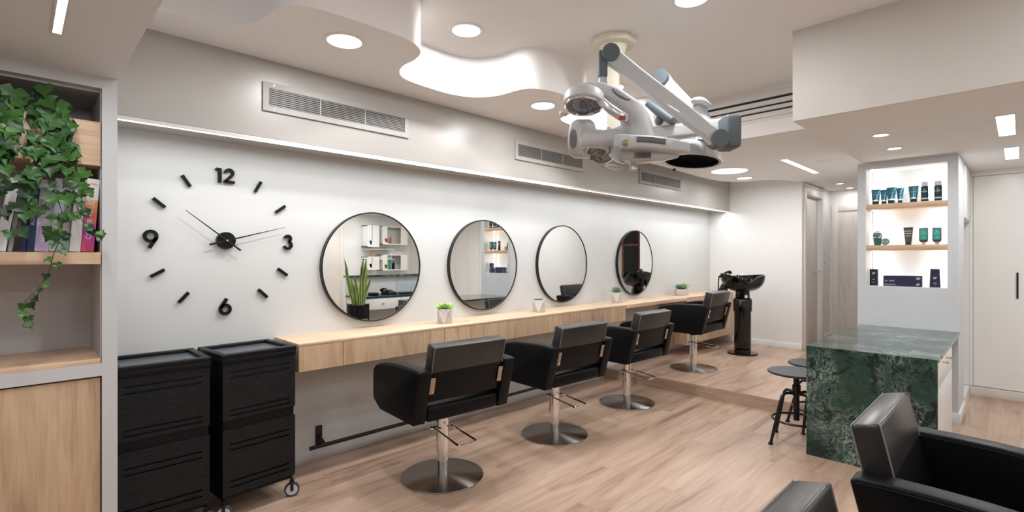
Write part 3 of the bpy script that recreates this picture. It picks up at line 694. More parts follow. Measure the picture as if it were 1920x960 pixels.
# ivy
def ivy_leaf(b, tones, pos, size, normal, tipdir, tone):
    n = Vector(normal).normalized(); t = Vector(tipdir); t = (t - n*t.dot(n)).normalized(); s_ = t.cross(n)
    half = [(0.0, -0.10, 0.0), (0.26, -0.34, 0.05), (0.50, -0.14, 0.10), (0.74, 0.04, 0.06), (0.50, 0.22, 0.09), (0.44, 0.44, 0.06), (0.19, 0.62, 0.045), (0.0, 1.0, -0.10)]
    P = Vector(pos); k = size*0.80
    mk = lambda x, y, z: b.bm.verts.new(P + s_*(x*k) + t*((y)*k) + n*(z*k*1.6))
    cv = [mk(0, -0.10, 0), mk(0, 0.25, -0.02), mk(0, 0.6, -0.03), mk(0, 1.0, -0.14)]
    for sg in (1, -1):
        v = [mk(sg*x, y, z+random.uniform(-0.03, 0.05)) for x, y, z in half[1:7]]
        fs = [[cv[0], v[0], v[1]], [cv[0], v[1], cv[1]], [cv[1], v[1], v[2]], [cv[1], v[2], v[3]], [cv[1], v[3], cv[2]], [cv[2], v[3], v[4]], [cv[2], v[4], v[5]], [cv[2], v[5], cv[3]]]
        for f_ in fs:
            b.bm.faces.new(f_ if sg > 0 else f_[::-1]); tones.append(tone)
iv = empty('trailing_ivy', (-0.1, 2.72, 1.736), 'green ivy with long trailing stems spilling over the oak trough and books', 'plant')
rnd = random.Random(11)
leaves = B(); tones = []; stems = B()
def strand(pts, n, size, jitter=0.022, ymin=None):
    path = catmull(pts, 8); stems.tube([p for p in path], 0.0017, 5)
    for i in range(n):
        q = (i+0.5)/n*(len(path)-1); p = path[int(q)]
        off = Vector((rnd.uniform(-jitter, jitter), rnd.uniform(-0.03, 0.0), rnd.uniform(-jitter, jitter)))
        lp = p + off
        stems.tube([p, p.lerp(lp, 0.5) + Vector((0, -0.004, 0.003)), lp], 0.0009, 4)
        ivy_leaf(leaves, tones, lp, size*rnd.uniform(0.75, 1.2), (rnd.uniform(-0.5, 0.35), -1, rnd.uniform(-0.1, 0.65)), (rnd.uniform(-0.9, 0.9), rnd.uniform(-0.3, 0.1), -1), rnd.uniform(-0.15, 0.62))
for k in range(28):                                   # the crown over the trough
    x = rnd.uniform(-0.55, 0.10); zt = rnd.uniform(1.87, 1.955) - max(0, x-0.0)*0.2
    x2 = min(x + rnd.uniform(-0.06, 0.09), 0.125)
    strand([(x, 2.66, 1.88), (x+0.01, 2.60, zt), (x2, 2.555, 1.86+rnd.uniform(-0.03, 0.03)), (x2+rnd.uniform(-0.03, 0.03), 2.54, 1.80+rnd.uniform(-0.04, 0.04)), (x2+rnd.uniform(-0.04, 0.04), 2.545, 1.745+rnd.uniform(-0.05, 0.04))], 13, 0.066)
strand([(0.02, 2.66, 1.90), (0.05, 2.62, 1.96), (0.085, 2.58, 1.965), (0.10, 2.56, 1.90)], 7, 0.060)
strand([(0.08, 2.60, 1.90), (0.13, 2.57, 1.91), (0.16, 2.56, 1.875)], 4, 0.045)
strand([(0.05, 2.60, 1.88), (0.10, 2.55, 1.86), (0.125, 2.54, 1.78), (0.145, 2.54, 1.70), (0.17, 2.54, 1.63)], 13, 0.050)
strand([(0.11, 2.54, 1.80), (0.145, 2.535, 1.72), (0.175, 2.535, 1.65), (0.19, 2.53, 1.58)], 9, 0.042)
strand([(0.14, 2.54, 1.68), (0.155, 2.535, 1.60), (0.172, 2.53, 1.52), (0.20, 2.53, 1.45), (0.238, 2.52, 1.433)], 12, 0.034, 0.018)
strand([(0.16, 2.54, 1.66), (0.18, 2.535, 1.58), (0.185, 2.53, 1.50)], 6, 0.04)
strand([(0.03, 2.55, 1.80), (0.06, 2.54, 1.70), (0.10, 2.535, 1.60), (0.125, 2.53, 1.50), (0.115, 2.53, 1.40)], 13, 0.055, 0.026)
strand([(0.125, 2.53, 1.50), (0.118, 2.53, 1.42), (0.10, 2.53, 1.36), (0.085, 2.53, 1.29), (0.052, 2.53, 1.225), (0.02, 2.53, 1.18), (0.022, 2.53, 1.12), (0.035, 2.53, 1.105)], 17, 0.031, 0.018)
strand([(-0.02, 2.55, 1.75), (0.00, 2.54, 1.65), (0.02, 2.54, 1.57), (0.01, 2.54, 1.48), (0.00, 2.54, 1.41)], 9, 0.055, 0.03)
strand([(-0.08, 2.55, 1.75), (-0.05, 2.54, 1.66), (-0.04, 2.54, 1.57), (-0.06, 2.54, 1.47)], 7, 0.06, 0.03)
strand([(0.04, 2.55, 1.74), (0.055, 2.54, 1.66), (0.05, 2.54, 1.58), (0.045, 2.54, 1.50)], 6, 0.055, 0.02)
strand([(-0.20, 2.55, 1.75), (-0.22, 2.54, 1.62), (-0.18, 2.54, 1.5)], 8, 0.06, 0.03)
leaves.build('foliage', M['ivy'], iv, smooth=60, tone=tones, recalc=False)
stems.build('stems', M['bark'], iv)

# ---------------------------------------------------------------- clock
def ribbon(b, pts, w, y0, y1):
    n = len(pts); L = []; R = []
    for i in range(n):
        p = Vector(pts[i]); a = Vector(pts[max(i-1, 0)]); c = Vector(pts[min(i+1, n-1)]); t = (c-a).normalized(); q = Vector((-t.y, t.x))
        L.append(p+q*w/2); R.append(p-q*w/2)
    for i in range(n-1):
        A = [L[i], L[i+1], R[i+1], R[i]]
        vs = [b.bm.verts.new((p.x, y0, p.y)) for p in A] + [b.bm.verts.new((p.x, y1, p.y)) for p in A]
        b.bm.faces.new(vs[:4]); b.bm.faces.new(vs[4:][::-1])
        b.bm.faces.new([vs[0], vs[4], vs[5], vs[1]]); b.bm.faces.new([vs[3], vs[2], vs[6], vs[7]])
        if i == 0: b.bm.faces.new([vs[0], vs[3], vs[7], vs[4]])
        if i == n-2: b.bm.faces.new([vs[1], vs[5], vs[6], vs[2]])
def arc(cx, cz, r, a0, a1, n=24, sx=1):
    return [(cx+sx*r*math.cos(math.radians(a0+(a1-a0)*i/n)), cz+r*math.sin(math.radians(a0+(a1-a0)*i/n))) for i in range(n+1)]
CX_, CZ_ = 0.879, 1.447
ck = empty('wall_clock', (CX_, 3.29, CZ_), 'large black wall clock with separate numerals and bars stuck on the plaster', 'clock')
def numeral(fn, name='numeral'):
    b = B(); fn(b); b.build(name, M['black_plastic'], ck)
Y0, Y1, SW = 3.282, 3.3, 0.019
def n12(b):
    x, z = 0.848, 1.828
    ribbon(b, [(x, z-0.042), (x, z+0.042)], 0.018, Y0, Y1); ribbon(b, [(x-0.021, z+0.030), (x-0.008, z+0.0405)], 0.013, Y0, Y1)
    x = 0.898
    ribbon(b, arc(x, z+0.0185, 0.0195, 180, -35, 20) + [(x-0.020, z-0.032)], 0.0155, Y0, Y1); ribbon(b, [(x-0.0285, z-0.0345), (x+0.029, z-0.0345)], 0.015, Y0, Y1)
def n3(b):
    x, z = 1.236, 1.447
    ribbon(b, arc(x, z+0.0205, 0.018, 165, -80, 18), 0.0155, Y0, Y1); ribbon(b, arc(x, z-0.0205, 0.022, 80, -165, 18), 0.0155, Y0, Y1)
def n6(b):
    x, z = 0.877, 1.043
    ribbon(b, arc(x, z, 0.0255, 0, 360, 30), 0.0165, Y0, Y1); ribbon(b, [(x-0.0245, z+0.009), (x+0.008, z+0.062)], 0.0175, Y0, Y1)
def n9(b):
    x, z = 0.516, 1.457
    ribbon(b, arc(x, z+0.006, 0.0265, 0, 360, 30), 0.0165, Y0, Y1); ribbon(b, [(x+0.0255, z-0.003), (x-0.006, z-0.058)], 0.0175, Y0, Y1)
for fn in (n12, n3, n6, n9): numeral(fn)
for (x, z, dx, dz) in ((1.058, 1.781, 0.47, 0.88), (1.191, 1.653, 0.80, 0.60), (1.204, 1.255, 0.80, -0.60), (1.086, 1.126, 0.72, -0.70), (0.668, 1.124, 0.66, 0.75), (0.547, 1.263, 0.86, 0.50), (0.554, 1.645, 0.76, -0.65), (0.680, 1.777, 0.55, -0.83)):
    k = 0.036
    b = B(); ribbon(b, [(x-dx*k, z-dz*k), (x+dx*k, z+dz*k)], 0.016, Y0, Y1); b.build('hour_bar', M['black_plastic'], ck)
B().cyl((CX_, 3.3, CZ_), (CX_, 3.268, CZ_), 0.050, 0.049, 48).build('hub', M['black_plastic'], ck)
def hand(name, tip, tail, y, w0, w1):
    b = B(); a = Vector(tip); c = Vector(tail); t = (a-c).normalized(); q = Vector((-t.y, t.x))
    pl = [c+q*w0/2, a+q*w1/2, a-q*w1/2, c-q*w0/2]
    b.prism([(p.x, p.y) for p in pl], 'y', y, y+0.003); b.build(name, M['black_metal'], ck)
hand('minute_hand', (0.670, 1.612), (0.952, 1.389), 3.258, 0.011, 0.003)
hand('hour_hand', (1.211, 1.538), (0.789, 1.421), 3.264, 0.012, 0.002)
B().cyl((CX_, 3.268, CZ_), (CX_, 3.254, CZ_), 0.005, seg=16).build('pin', M['silver'], ck)

# ---------------------------------------------------------------- worktop, drawers, cabinet
WY = 2.924
wt = B(); wt.box((1.16, WY, 0.832), (4.58, 3.3, 0.847), 0.001); wt.box((4.58, WY, 0.806), (5.953, 3.3, 0.847), 0.001); wt.box((5.953, WY, 0.832), (7.393, 3.3, 0.847), 0.001)
tag(wt.build('oak_worktop', M['oak_x']), 'long pale oak worktop running along the wall under the four mirrors', 'worktop')
un = empty('floating_drawer_unit', (2.87, 3.1, 0.683), 'long wall-hung oak drawer unit beneath the worktop behind the three near chairs', 'drawer unit')
B().box((1.16, WY+0.02, 0.683), (4.569, 3.298, 0.831)).build('carcass', M['oak_x'], un)
B().box((1.1595, WY, 0.683), (1.16, 3.298, 0.831)).build('end_panel', M['oak_y'], un)
xs = [1.16, 1.432, 2.205, 2.483, 3.255, 3.530, 4.305, 4.569]
for a, b_ in zip(xs, xs[1:]):
    B().box((a+0.0015, WY+0.001, 0.684), (b_-0.0015, WY+0.019, 0.8315), 0.0008, 1).build('drawer_front', M['oak_z'], un)
cb = empty('floating_cabinet', (6.67, 3.1, 0.25), 'wall-hung oak cabinet under the far end of the worktop beside the wash basin', 'cabinet')
B().box((5.953, WY+0.02, 0.25), (7.393, 3.298, 0.831), 0.001).build('body', M['oak_z'], cb)
for a, b_ in ((5.953, 6.433), (6.433, 6.913), (6.913, 7.393)):
    B().box((a+0.0015, WY+0.001, 0.25), (b_-0.0015, WY+0.019, 0.8315), 0.001, 1).build('door', M['oak_z'], cb)

# foot rail
fr = empty('foot_rail', (3.0, 3.2, 0.12), 'black steel foot rail on wall brackets below the drawer unit', 'rail')
B().tube([(1.34, 3.2, 0.122), (4.62, 3.2, 0.122)], 0.013, 14).build('bar', M['black_metal'], fr)
for x in (1.44, 2.95, 4.45):
    B().box((x-0.022, 3.288, 0.10), (x+0.022, 3.3, 0.225), 0.003).build('wall_plate', M['black_metal'], fr)
    B().tube([(x, 3.29, 0.15), (x, 3.24, 0.14), (x, 3.2, 0.122)], 0.010, 10).build('arm', M['black_metal'], fr)

# ---------------------------------------------------------------- mirrors
for x, lab in ((1.838, 'round wall mirror nearest the clock, reflecting a plant and reception desk'), (2.902, 'second round wall mirror, reflecting the lit product shelves'),
               (3.969, 'third round wall mirror, reflecting a plain wall and a chair back'), (5.336, 'smallest looking round wall mirror at the far end, reflecting the wash basin')):
    o = empty('round_mirror', (x, 3.3, 1.28-0.39), lab, 'mirror', 'round black-rimmed mirrors')
    B().lathe([(0, 0), (0.384, 0), (0.384, 0.010)], (x, 3.272, 1.280), (0, 1, 0), 96).build('mirror_glass', M['mirror'], o)
    B().lathe([(0.383, 0.028), (0.383, -0.004), (0.384, -0.005), (0.391, -0.005), (0.392, -0.004), (0.392, 0.028)], (x, 3.272, 1.280), (0, 1, 0), 96).build('rim', M['black_metal'], o)

# ---------------------------------------------------------------- potted succulents
def rosette(b, tones, c, n, length, width, rise, rng_, spiky=1.0):
    length *= 1.25; width *= 1.25
    for i in range(n):
        a = i*2.39996; q = i/n; L = length*(1-0.55*q)*rng_.uniform(0.85, 1.1); el = math.radians(12+68*q)*rise
        d = Vector((math.cos(a)*math.cos(el), math.sin(a)*math.cos(el), math.sin(el))); s_ = Vector((-math.sin(a), math.cos(a), 0)); u = s_.cross(d)
        P0 = Vector(c); w = width*(1-0.3*q)
        prof = ((0, 0.5), (0.45, 1.0), (0.8, 0.7*spiky), (1.0, 0.04))
        prev = None
        for t_, ww in prof:
            p = P0 + d*(L*t_) + Vector((0, 0, 0.10*L*t_*t_))
            ring = [b.bm.verts.new(p + s_*(w*ww/2)), b.bm.verts.new(p + u*(w*ww*0.14)), b.bm.verts.new(p - s_*(w*ww/2)), b.bm.verts.new(p - u*(w*ww*0.25))]
            if prev:
                for k in range(4): b.bm.faces.new([prev[k], prev[(k+1)%4], ring[(k+1)%4], ring[k]]); tones.append(0.15+0.7*t_*rng_.uniform(0.7, 1.1))
            prev = ring
def facet_pot(x, y, size, hgt, rz, label, plant):
    z = 0.8475
    o = empty('potted_succulent', (x, y, z), label, 'potted plant', 'succulents in faceted concrete pots')
    n = 4; top = []; bot = []
    for i in range(n):
        a = rz+2*PI*i/n; top.append((x+size*0.80*math.cos(a), y+size*0.80*math.sin(a), z+hgt))
        a += PI/n; bot.append((x+size*0.66*math.cos(a), y+size*0.66*math.sin(a), z))
    inn = [(x+(p[0]-x)*0.86, y+(p[1]-y)*0.86, z+hgt) for p in top]; low = [(p[0], p[1], z+hgt-0.02) for p in inn]
    V = top+bot+inn+low; F = [[4, 5, 6, 7]]
    for i in range(n):
        j = (i+1) % n
        F += [[i, n+i, j], [j, n+i, n+j]]
        F += [[i, j, 2*n+j, 2*n+i], [2*n+i, 2*n+j, 3*n+j, 3*n+i]]
    F.append([12, 13, 14, 15])
    B().faces(V, F).build('pot', M['concrete'], o, smooth=0)
    B().lathe([(0, 0.002), (size*0.5, 0.001)], (x, y, z+hgt-0.018), seg=20).build('soil', M['soil'], o)
    r_ = random.Random(int(x*100)); b = B(); t_ = []
    if plant == 'bright': rosette(b, t_, (x, y, z+hgt-0.01), 34, 0.085, 0.020, 0.75, r_); m_ = M['succulent']
    elif plant == 'low':
        for q in range(6): rosette(b, t_, (x+r_.uniform(-0.028, 0.028), y+r_.uniform(-0.028, 0.028), z+hgt-0.012), 14, 0.034, 0.013, 0.9, r_)
        m_ = M['succulent_blue']
    else:
        for q in range(3): rosette(b, t_, (x+r_.uniform(-0.025, 0.025), y+r_.uniform(-0.02, 0.02), z+hgt-0.012), 20, 0.085, 0.012, 1.25, r_)
        m_ = M['succulent_blue']
    b.build('leaves', m_, o, smooth=40, tone=t_)
facet_pot(2.325, 3.08, 0.088, 0.112, 1.50, 'faceted concrete pot with a bright green spiky succulent beside the first mirror', 'bright')
facet_pot(3.41, 3.10, 0.088, 0.112, 1.41, 'faceted concrete pot with a low blue-green succulent between second and third mirrors', 'low')
facet_pot(4.70, 3.12, 0.088, 0.118, 1.28, 'faceted concrete pot with grey-green upright succulent just left of the far mirror', 'tall')
px_, py_ = 6.22, 3.13; z = 0.8475
o = empty('succulent_trough', (px_, py_, z), 'low oblong pinkish planter with three small green succulents at the far worktop end', 'potted plant')
hx = [(px_-0.13, py_), (px_-0.10, py_-0.05), (px_+0.10, py_-0.05), (px_+0.13, py_), (px_+0.10, py_+0.05), (px_-0.10, py_+0.05)]
B().prism(hx, 'z', z, z+0.085, 0.004).build('pot', M['concrete_pink'], o)
B().prism([(px_+(a-px_)*0.9, py_+(b_-py_)*0.88) for a, b_ in hx], 'z', z+0.0855, z+0.088).build('soil', M['soil'], o)
r_ = random.Random(5)
for k, (dx, ln, m_) in enumerate(((-0.055, 0.075, 'succulent_blue'), (0.01, 0.06, 'succulent_blue'), (0.06, 0.085, 'succulent'))):
    b = B(); t_ = []
    for q in range(3): rosette(b, t_, (px_+dx+r_.uniform(-0.015, 0.015), py_+r_.uniform(-0.015, 0.015), z+0.088), 20, ln, 0.022, 1.15, r_)
    b.build('succulent', M[m_], o, smooth=40, tone=t_)

# ---------------------------------------------------------------- salon chairs
def salon_chair(label, group, loc, rz):
    o = empty('salon_chair', (0, 0, 0), label, 'chair', group)
    L = M['leather']
    # pedestal
    B().lathe([(0, 0.0), (0.250, 0.0), (0.252, 0.004), (0.251, 0.009), (0.245, 0.012), (0.05, 0.020), (0.045, 0.0205), (0, 0.0205)], seg=96).build('base_plate', M['spun'], o, local=True)
    col = B().lathe([(0.034, 0.018), (0.034, 0.15), (0.040, 0.152), (0.040, 0.375), (0.037, 0.378), (0, 0.378)], seg=36).build('column', M['chrome'], o, local=True)
    B().lathe([(0.030, 0.377), (0.036, 0.380), (0.036, 0.405), (0.03, 0.43), (0, 0.43)], seg=30).build('collar', M['black_plastic'], o, local=True)
    lv = B()
    pts = [(-0.055, 0.03, 0.300), (-0.055, -0.05, 0.296), (-0.055, -0.235, 0.272), (-0.045, -0.252, 0.268), (-0.03, -0.258, 0.267), (0.05, -0.258, 0.267), (0.065, -0.250, 0.268), (0.072, -0.235, 0.272), (0.060, -0.05, 0.296), (0.055, 0.0, 0.302)]
    lv.tube(catmull(pts, 3), 0.0058, 10); lv.tube([(-0.072, 0.02, 0.30), (0.06, 0.02, 0.30)], 0.010, 12); lv.cyl((-0.078, 0.02, 0.30), (-0.068, 0.02, 0.30), 0.014, seg=14)
    lv.build('foot_lever', M['chrome'], o, local=True)
    # seat
    B().box((-0.248, -0.235, 0.432), (0.248, 0.265, 0.522), 0.022, 4).build('seat', L, o, local=True)
    # arms: side panels, flat below, arched on top
    prof = [(-0.225, 0.430), (0.180, 0.432), (0.262, 0.475), (0.275, 0.50), (0.275, 0.640), (0.262, 0.672), (0.235, 0.695), (0.17, 0.716), (0.08, 0.731), (-0.02, 0.739), (-0.12, 0.742), (-0.22, 0.742), (-0.285, 0.738), (-0.300, 0.728)]
    for s in (-1, 1):
        B().prism(prof, 'x', s*0.252, s*0.332, 0.010, 3).build('armrest', L, o, local=True)
        seam = B()
        for xx in (s*0.3325, s*0.2515):
            seam.tube([(xx, y, z-0.012) for y, z in prof[5:13]], 0.0016, 6)
        seam.build('seam', M['black_metal'], o, local=True)
    # backrest, leaning back
    R = Matrix.Translation((0, -0.235, 0.545)) @ Matrix.Rotation(math.radians(13), 4, 'X')
    bk = B().box((-0.246, -0.004, 0.0), (0.246, 0.066, 0.322), 0.012, 4, mat=R).build('backrest', L, o, local=True)
    cv = B().box((-0.2485, -0.0065, 0.172), (0.2485, 0.0685, 0.3245), 0.0125, 4, mat=R).build('plastic_cover', M['cover'], bk, local=True)
    ed = B()
    for s in (-1, 1):
        ed.tube([R @ Vector((s*0.2465, -0.0055, 0.175)), R @ Vector((s*0.2465, -0.0055, 0.318)), R @ Vector((s*0.240, -0.005, 0.3235))], 0.0022, 6)
        ed.tube([R @ Vector((s*0.2465, 0.067, 0.175)), R @ Vector((s*0.2465, 0.067, 0.318)), R @ Vector((s*0.240, 0.066, 0.3235))], 0.0022, 6)
    ed.tube([R @ Vector((-0.243, -0.005, 0.322)), R @ Vector((0.243, -0.005, 0.322))], 0.0022, 6)
    ed.build('cover_piping', M['cover_edge'], bk, local=True)
    for s in (-1, 1):
        R2 = R @ Matrix.Translation((s*0.236, -0.012, 0.055))
        pl = B().box((-0.016, -0.002, 0), (0.016, 0.004, 0.095), 0.002, 1, mat=R2).build('bracket', M['bracket'], o, local=True)
        sc = B()
        for zz in (0.016, 0.079): sc.cyl(R2 @ Vector((0, -0.001, zz)), R2 @ Vector((0, -0.006, zz)), 0.006, 0.004, 12)
        sc.build('screw', M['chrome'], pl, local=True)
    o.location = loc; o.rotation_euler = (0, 0, rz)
    return o
GC = 'black salon chairs facing the mirror wall'
ch = salon_chair('black salon chair nearest the trolleys, first in the row of four', GC, (1.877, 2.51, 0), math.radians(-4.5))
for loc, rz, lab, g in (((2.925, 2.50, 0), -3, 'black salon chair second in the row facing the second mirror', GC),
                        ((4.037, 2.57, 0), -2, 'black salon chair third in the row beside the wooden step', GC),
                        ((5.371, 2.563, 0.11), 2, 'black salon chair standing on the raised platform before the far mirror', GC),
                        ((1.985, 0.037, 0), 180, 'large black salon chair in the right foreground, seen from its front left', 'black salon chairs in the foreground'),
                        ((0.975, 0.04, 0), 180, 'black salon chair cut off at the bottom edge, only its back top showing', 'black salon chairs in the foreground')):
    c = copy_tree(ch); c.location = loc; c.rotation_euler = (0, 0, math.radians(rz)); c['label'] = lab; c['group'] = g

# ---------------------------------------------------------------- trolleys
def trolley(label):
    o = empty('salon_trolley', (0, 0, 0), label, 'trolley', 'black salon trolleys')
    w, d = 0.1875, 0.17
    b = B(); b.box((-w+0.004, -d+0.003, 0.115), (w-0.004, d, 0.80), 0.002); b.box((-w+0.004, -d+0.02, 0.100), (w-0.004, d-0.02, 0.125), 0.004); b.build('body', M['black_plastic'], o, local=True)
    for z0, z1 in ((0.128, 0.462), (0.512, 0.800)):
        p = B(); sl = [z0+(0.045 if z0 < 0.3 else 0.02)+0.0, 0, 0, 0]
        slots = (0.168, 0.198, 0.358, 0.388) if z0 < 0.3 else (0.536, 0.562, 0.729, 0.759)
        zz = z0
        for q in slots:
            p.box((-w, -d-0.006, zz), (w, -d+0.008, q-0.004)); p.box((-w, -d-0.006, q-0.004), (-w+0.032, -d+0.008, q+0.004)); p.box((w-0.032, -d-0.006, q-0.004), (w, -d+0.008, q+0.004)); zz = q+0.004
        p.box((-w, -d-0.006, zz), (w, -d+0.008, z1)); p.build('front_panel', M['ribbed'], o, local=True)
        for s in (-1, 1): B().box((s*w, -d+0.008, z0), (s*(w-0.01), d-0.01, z1), 0.002).build('side_panel', M['black_plastic'], o, local=True)
    t = B()
    t.box((-w-0.006, -d-0.012, 0.80), (w+0.006, d+0.006, 0.832), 0.008, 3)
    for a, b_ in (((-w-0.006, -d-0.012, 0.825), (w+0.006, -d+0.020, 0.853)), ((-w-0.006, d-0.026, 0.825), (w+0.006, d+0.006, 0.853)), ((-w-0.0055, -d+0.019, 0.8255), (-w+0.026, d-0.025, 0.8525)), ((w-0.026, -d+0.019, 0.8255), (w+0.0055, d-0.025, 0.8525))):
        t.box(a, b_, 0.006, 3)
    t.build('top_tray', M['black_plastic'], o, local=True)
    B().box((-w+0.026, -d+0.02, 0.8325), (w-0.026, d-0.026, 0.835)).build('tray_liner', M['black_tray'], o, local=True)
    for sx in (-1, 1):
        for sy in (-1, 1):
            cx, cy = sx*(w-0.010), sy*(d-0.012)
            cst = B(); cst.cyl((cx, cy, 0.102), (cx, cy, 0.075), 0.009, seg=12); RW = Matrix.Translation((cx, cy, 0)) @ Matrix.Rotation(1.12, 4, 'Z'); cst.box((-0.017, -0.008, 0.034), (-0.0125, 0.008, 0.086), 0.001, mat=RW); cst.box((0.0125, -0.008, 0.034), (0.017, 0.008, 0.086), 0.001, mat=RW); cst.box((-0.017, -0.012, 0.083), (0.017, 0.012, 0.088), 0.001, mat=RW)
            k = cst.build('caster', M['black_metal'], o, local=True)
            B().lathe([(0.0, -0.011), (0.030, -0.011), (0.030, 0.011), (0.0, 0.011)], (cx, cy, 0.0405), (0.436, 0.90, 0), 32).build('wheel', M['wheel_grey'], k, local=True)
            B().lathe([(0.030, -0.010), (0.038, -0.010), (0.040, -0.007), (0.040, 0.007), (0.038, 0.010), (0.030, 0.010), (0.030, -0.010)], (cx, cy, 0.0405), (0.436, 0.90, 0), 32).build('tyre', M['rubber'], k, local=True)
    return o
t1 = trolley('black two-door salon trolley partly hidden behind the bookcase pillar'); t1.location = (0.501, 3.02, 0)
t2 = copy_tree(t1); t2.location = (0.919, 3.035, 0); t2.rotation_euler = (0, 0, math.radians(5)); t2['label'] = 'black two-door salon trolley standing between the other trolley and the worktop'

# ---------------------------------------------------------------- wash basin
bx, by = 6.64, 2.51
wb = empty('shampoo_basin', (bx, by, 0.11), 'glossy black shampoo basin on a round pedestal near the end wall', 'basin')
G_ = M['black_gloss']
B().lathe([(0, 0.110), (0.180, 0.110), (0.183, 0.118), (0.180, 0.130), (0.115, 0.138), (0, 0.138)], (bx, by, 0), seg=56).build('foot_plate', G_, wb)
B().lathe([(0.100, 0.135), (0.100, 0.155), (0.097, 0.16), (0.097, 0.17), (0.100, 0.175), (0.100, 0.66), (0.0, 0.66)], (bx, by, 0), seg=48).build('pedestal', G_, wb)
cl = B(); cl.lathe([(0.098, 0.655), (0.112, 0.66), (0.112, 0.805), (0.106, 0.815), (0.085, 0.84), (0.085, 0.93), (0, 0.93)], (bx, by, 0), seg=48); cl.build('collar', G_, wb)
# bowl: long axis u points towards the camera's left-right, rim height varies round the edge
ux = Vector((0.7115, -0.7027, 0)); uy = Vector((0.7027, 0.7115, 0))
def bowl_pt(th, q, inner):
    rx, ry = (0.272, 0.225)
    c, s = math.cos(th), math.sin(th)
    r = (1 - (1-q)**2.2)**0.5 if q < 1 else 1
    rim = 1.105 + 0.020*abs(c)**2 + 0.022*math.exp(-((math.atan2(s, c)+PI*0.5)/0.35)**2)*-1.6 + 0.02*math.exp(-((th-PI)/0.5)**2)
    # neck dip facing the front
    dth = math.atan2(math.sin(th+PI*0.56), math.cos(th+PI*0.56))
    rim -= 0.050*math.exp(-(dth/0.30)**2)
    zb = 0.905
    zz = zb + (rim-zb)*(q**1.25)
    p = Vector((bx, by, 0)) + ux*(0.0 + rx*c*r) + uy*(ry*s*r); 
    if inner: p = Vector((bx, by, 0)) + (p-Vector((bx, by, 0)))*0.93; zz = zz + 0.022*(1-q)
    p.z = zz
    return p
b = B(); nseg, nr = 64, 14
def grid(inner):
    rows = []
    for j in range(1, nr+1): rows.append([b.bm.verts.new(bowl_pt(2*PI*i/nseg, j/nr, inner)) for i in range(nseg)])
    c = b.bm.verts.new(Vector((bx, by, 0.903 if not inner else 0.925)))
    for i in range(nseg): b.bm.faces.new([c, rows[0][i], rows[0][(i+1)%nseg]])
    for r0, r1 in zip(rows, rows[1:]):
        for i in range(nseg): b.bm.faces.new([r0[i], r1[i], r1[(i+1)%nseg], r0[(i+1)%nseg]])
    return rows[-1]
o1 = grid(False); o2 = grid(True)
for i in range(nseg): b.bm.faces.new([o1[i], o1[(i+1)%nseg], o2[(i+1)%nseg], o2[i]])
b.build('bowl', G_, wb, smooth=60)
q = Vector((bx, by, 0))
b = B(); p = q - ux*0.13 + uy*0.10
b.loft([p - ux*0.08 - Vector((0, 0, -0.80)), p - ux*0.10 + Vector((0, 0, 0.90)), p - ux*0.05 + Vector((0, 0, 0.98))], [(0.03, 0.03), (0.045, 0.045), (0.05, 0.05)], up=(1, 0, 0)); b.build('drain_cover', G_, wb)
b = B(); p = q - ux*0.045 + uy*0.02
b.cyl(p + Vector((0, 0, 1.03)), p + Vector((0, 0, 1.125)), 0.016, seg=18); b.loft([p + Vector((0, 0, 1.12)), p + Vector((0, 0, 1.135)) + ux*0.07 - uy*0.01], [(0.012, 0.006), (0.014, 0.005)]); b.ell(p + Vector((0, 0, 1.12)), (0.018, 0.018, 0.016))
b.cyl(p + ux*0.05 + Vector((0, 0, 1.04)), p + ux*0.05 + Vector((0, 0, 1.09)), 0.018, seg=18)
b.build('mixer_tap', M['chrome'], wb)
b = B(); p = q - ux*0.20
b.loft([p - ux*0.10 + Vector((0, 0, 1.095)), p - ux*0.04 + Vector((0, 0, 1.135)), p + ux*0.02 + Vector((0, 0, 1.165)), p + ux*0.05 + Vector((0, 0, 1.165))], [(0.016, 0.014), (0.016, 0.014), (0.022, 0.014), (0.018, 0.010)])
b.cyl(p + ux*0.035 + Vector((0, 0, 1.16)), p + ux*0.045 + Vector((0, 0, 1.135)), 0.02, 0.022, 18); b.build('hand_shower', M['black_plastic'], wb)
b = B(); b.tube(catmull([tuple(p - ux*0.105 + Vector((0, 0, 1.095))), tuple(p - ux*0.11 + Vector((0, 0, 0.95))), tuple(p - ux*0.10 + Vector((0, 0, 0.80))), tuple(p - ux*0.04 + Vector((0, 0, 0.72))), tuple(p + Vector((0, 0, 0.85))), tuple(p + ux*0.0 + Vector((0, 0, 1.02)))], 8), 0.007, 10); b.build('shower_hose', M['black_metal'], wb)
b = B(); p = q - uy*0.088 + Vector((0, 0, 0.85)); b.cyl(p, p - uy*0.012, 0.020, seg=18); b.build('hinge_cap', M['chrome'], wb)

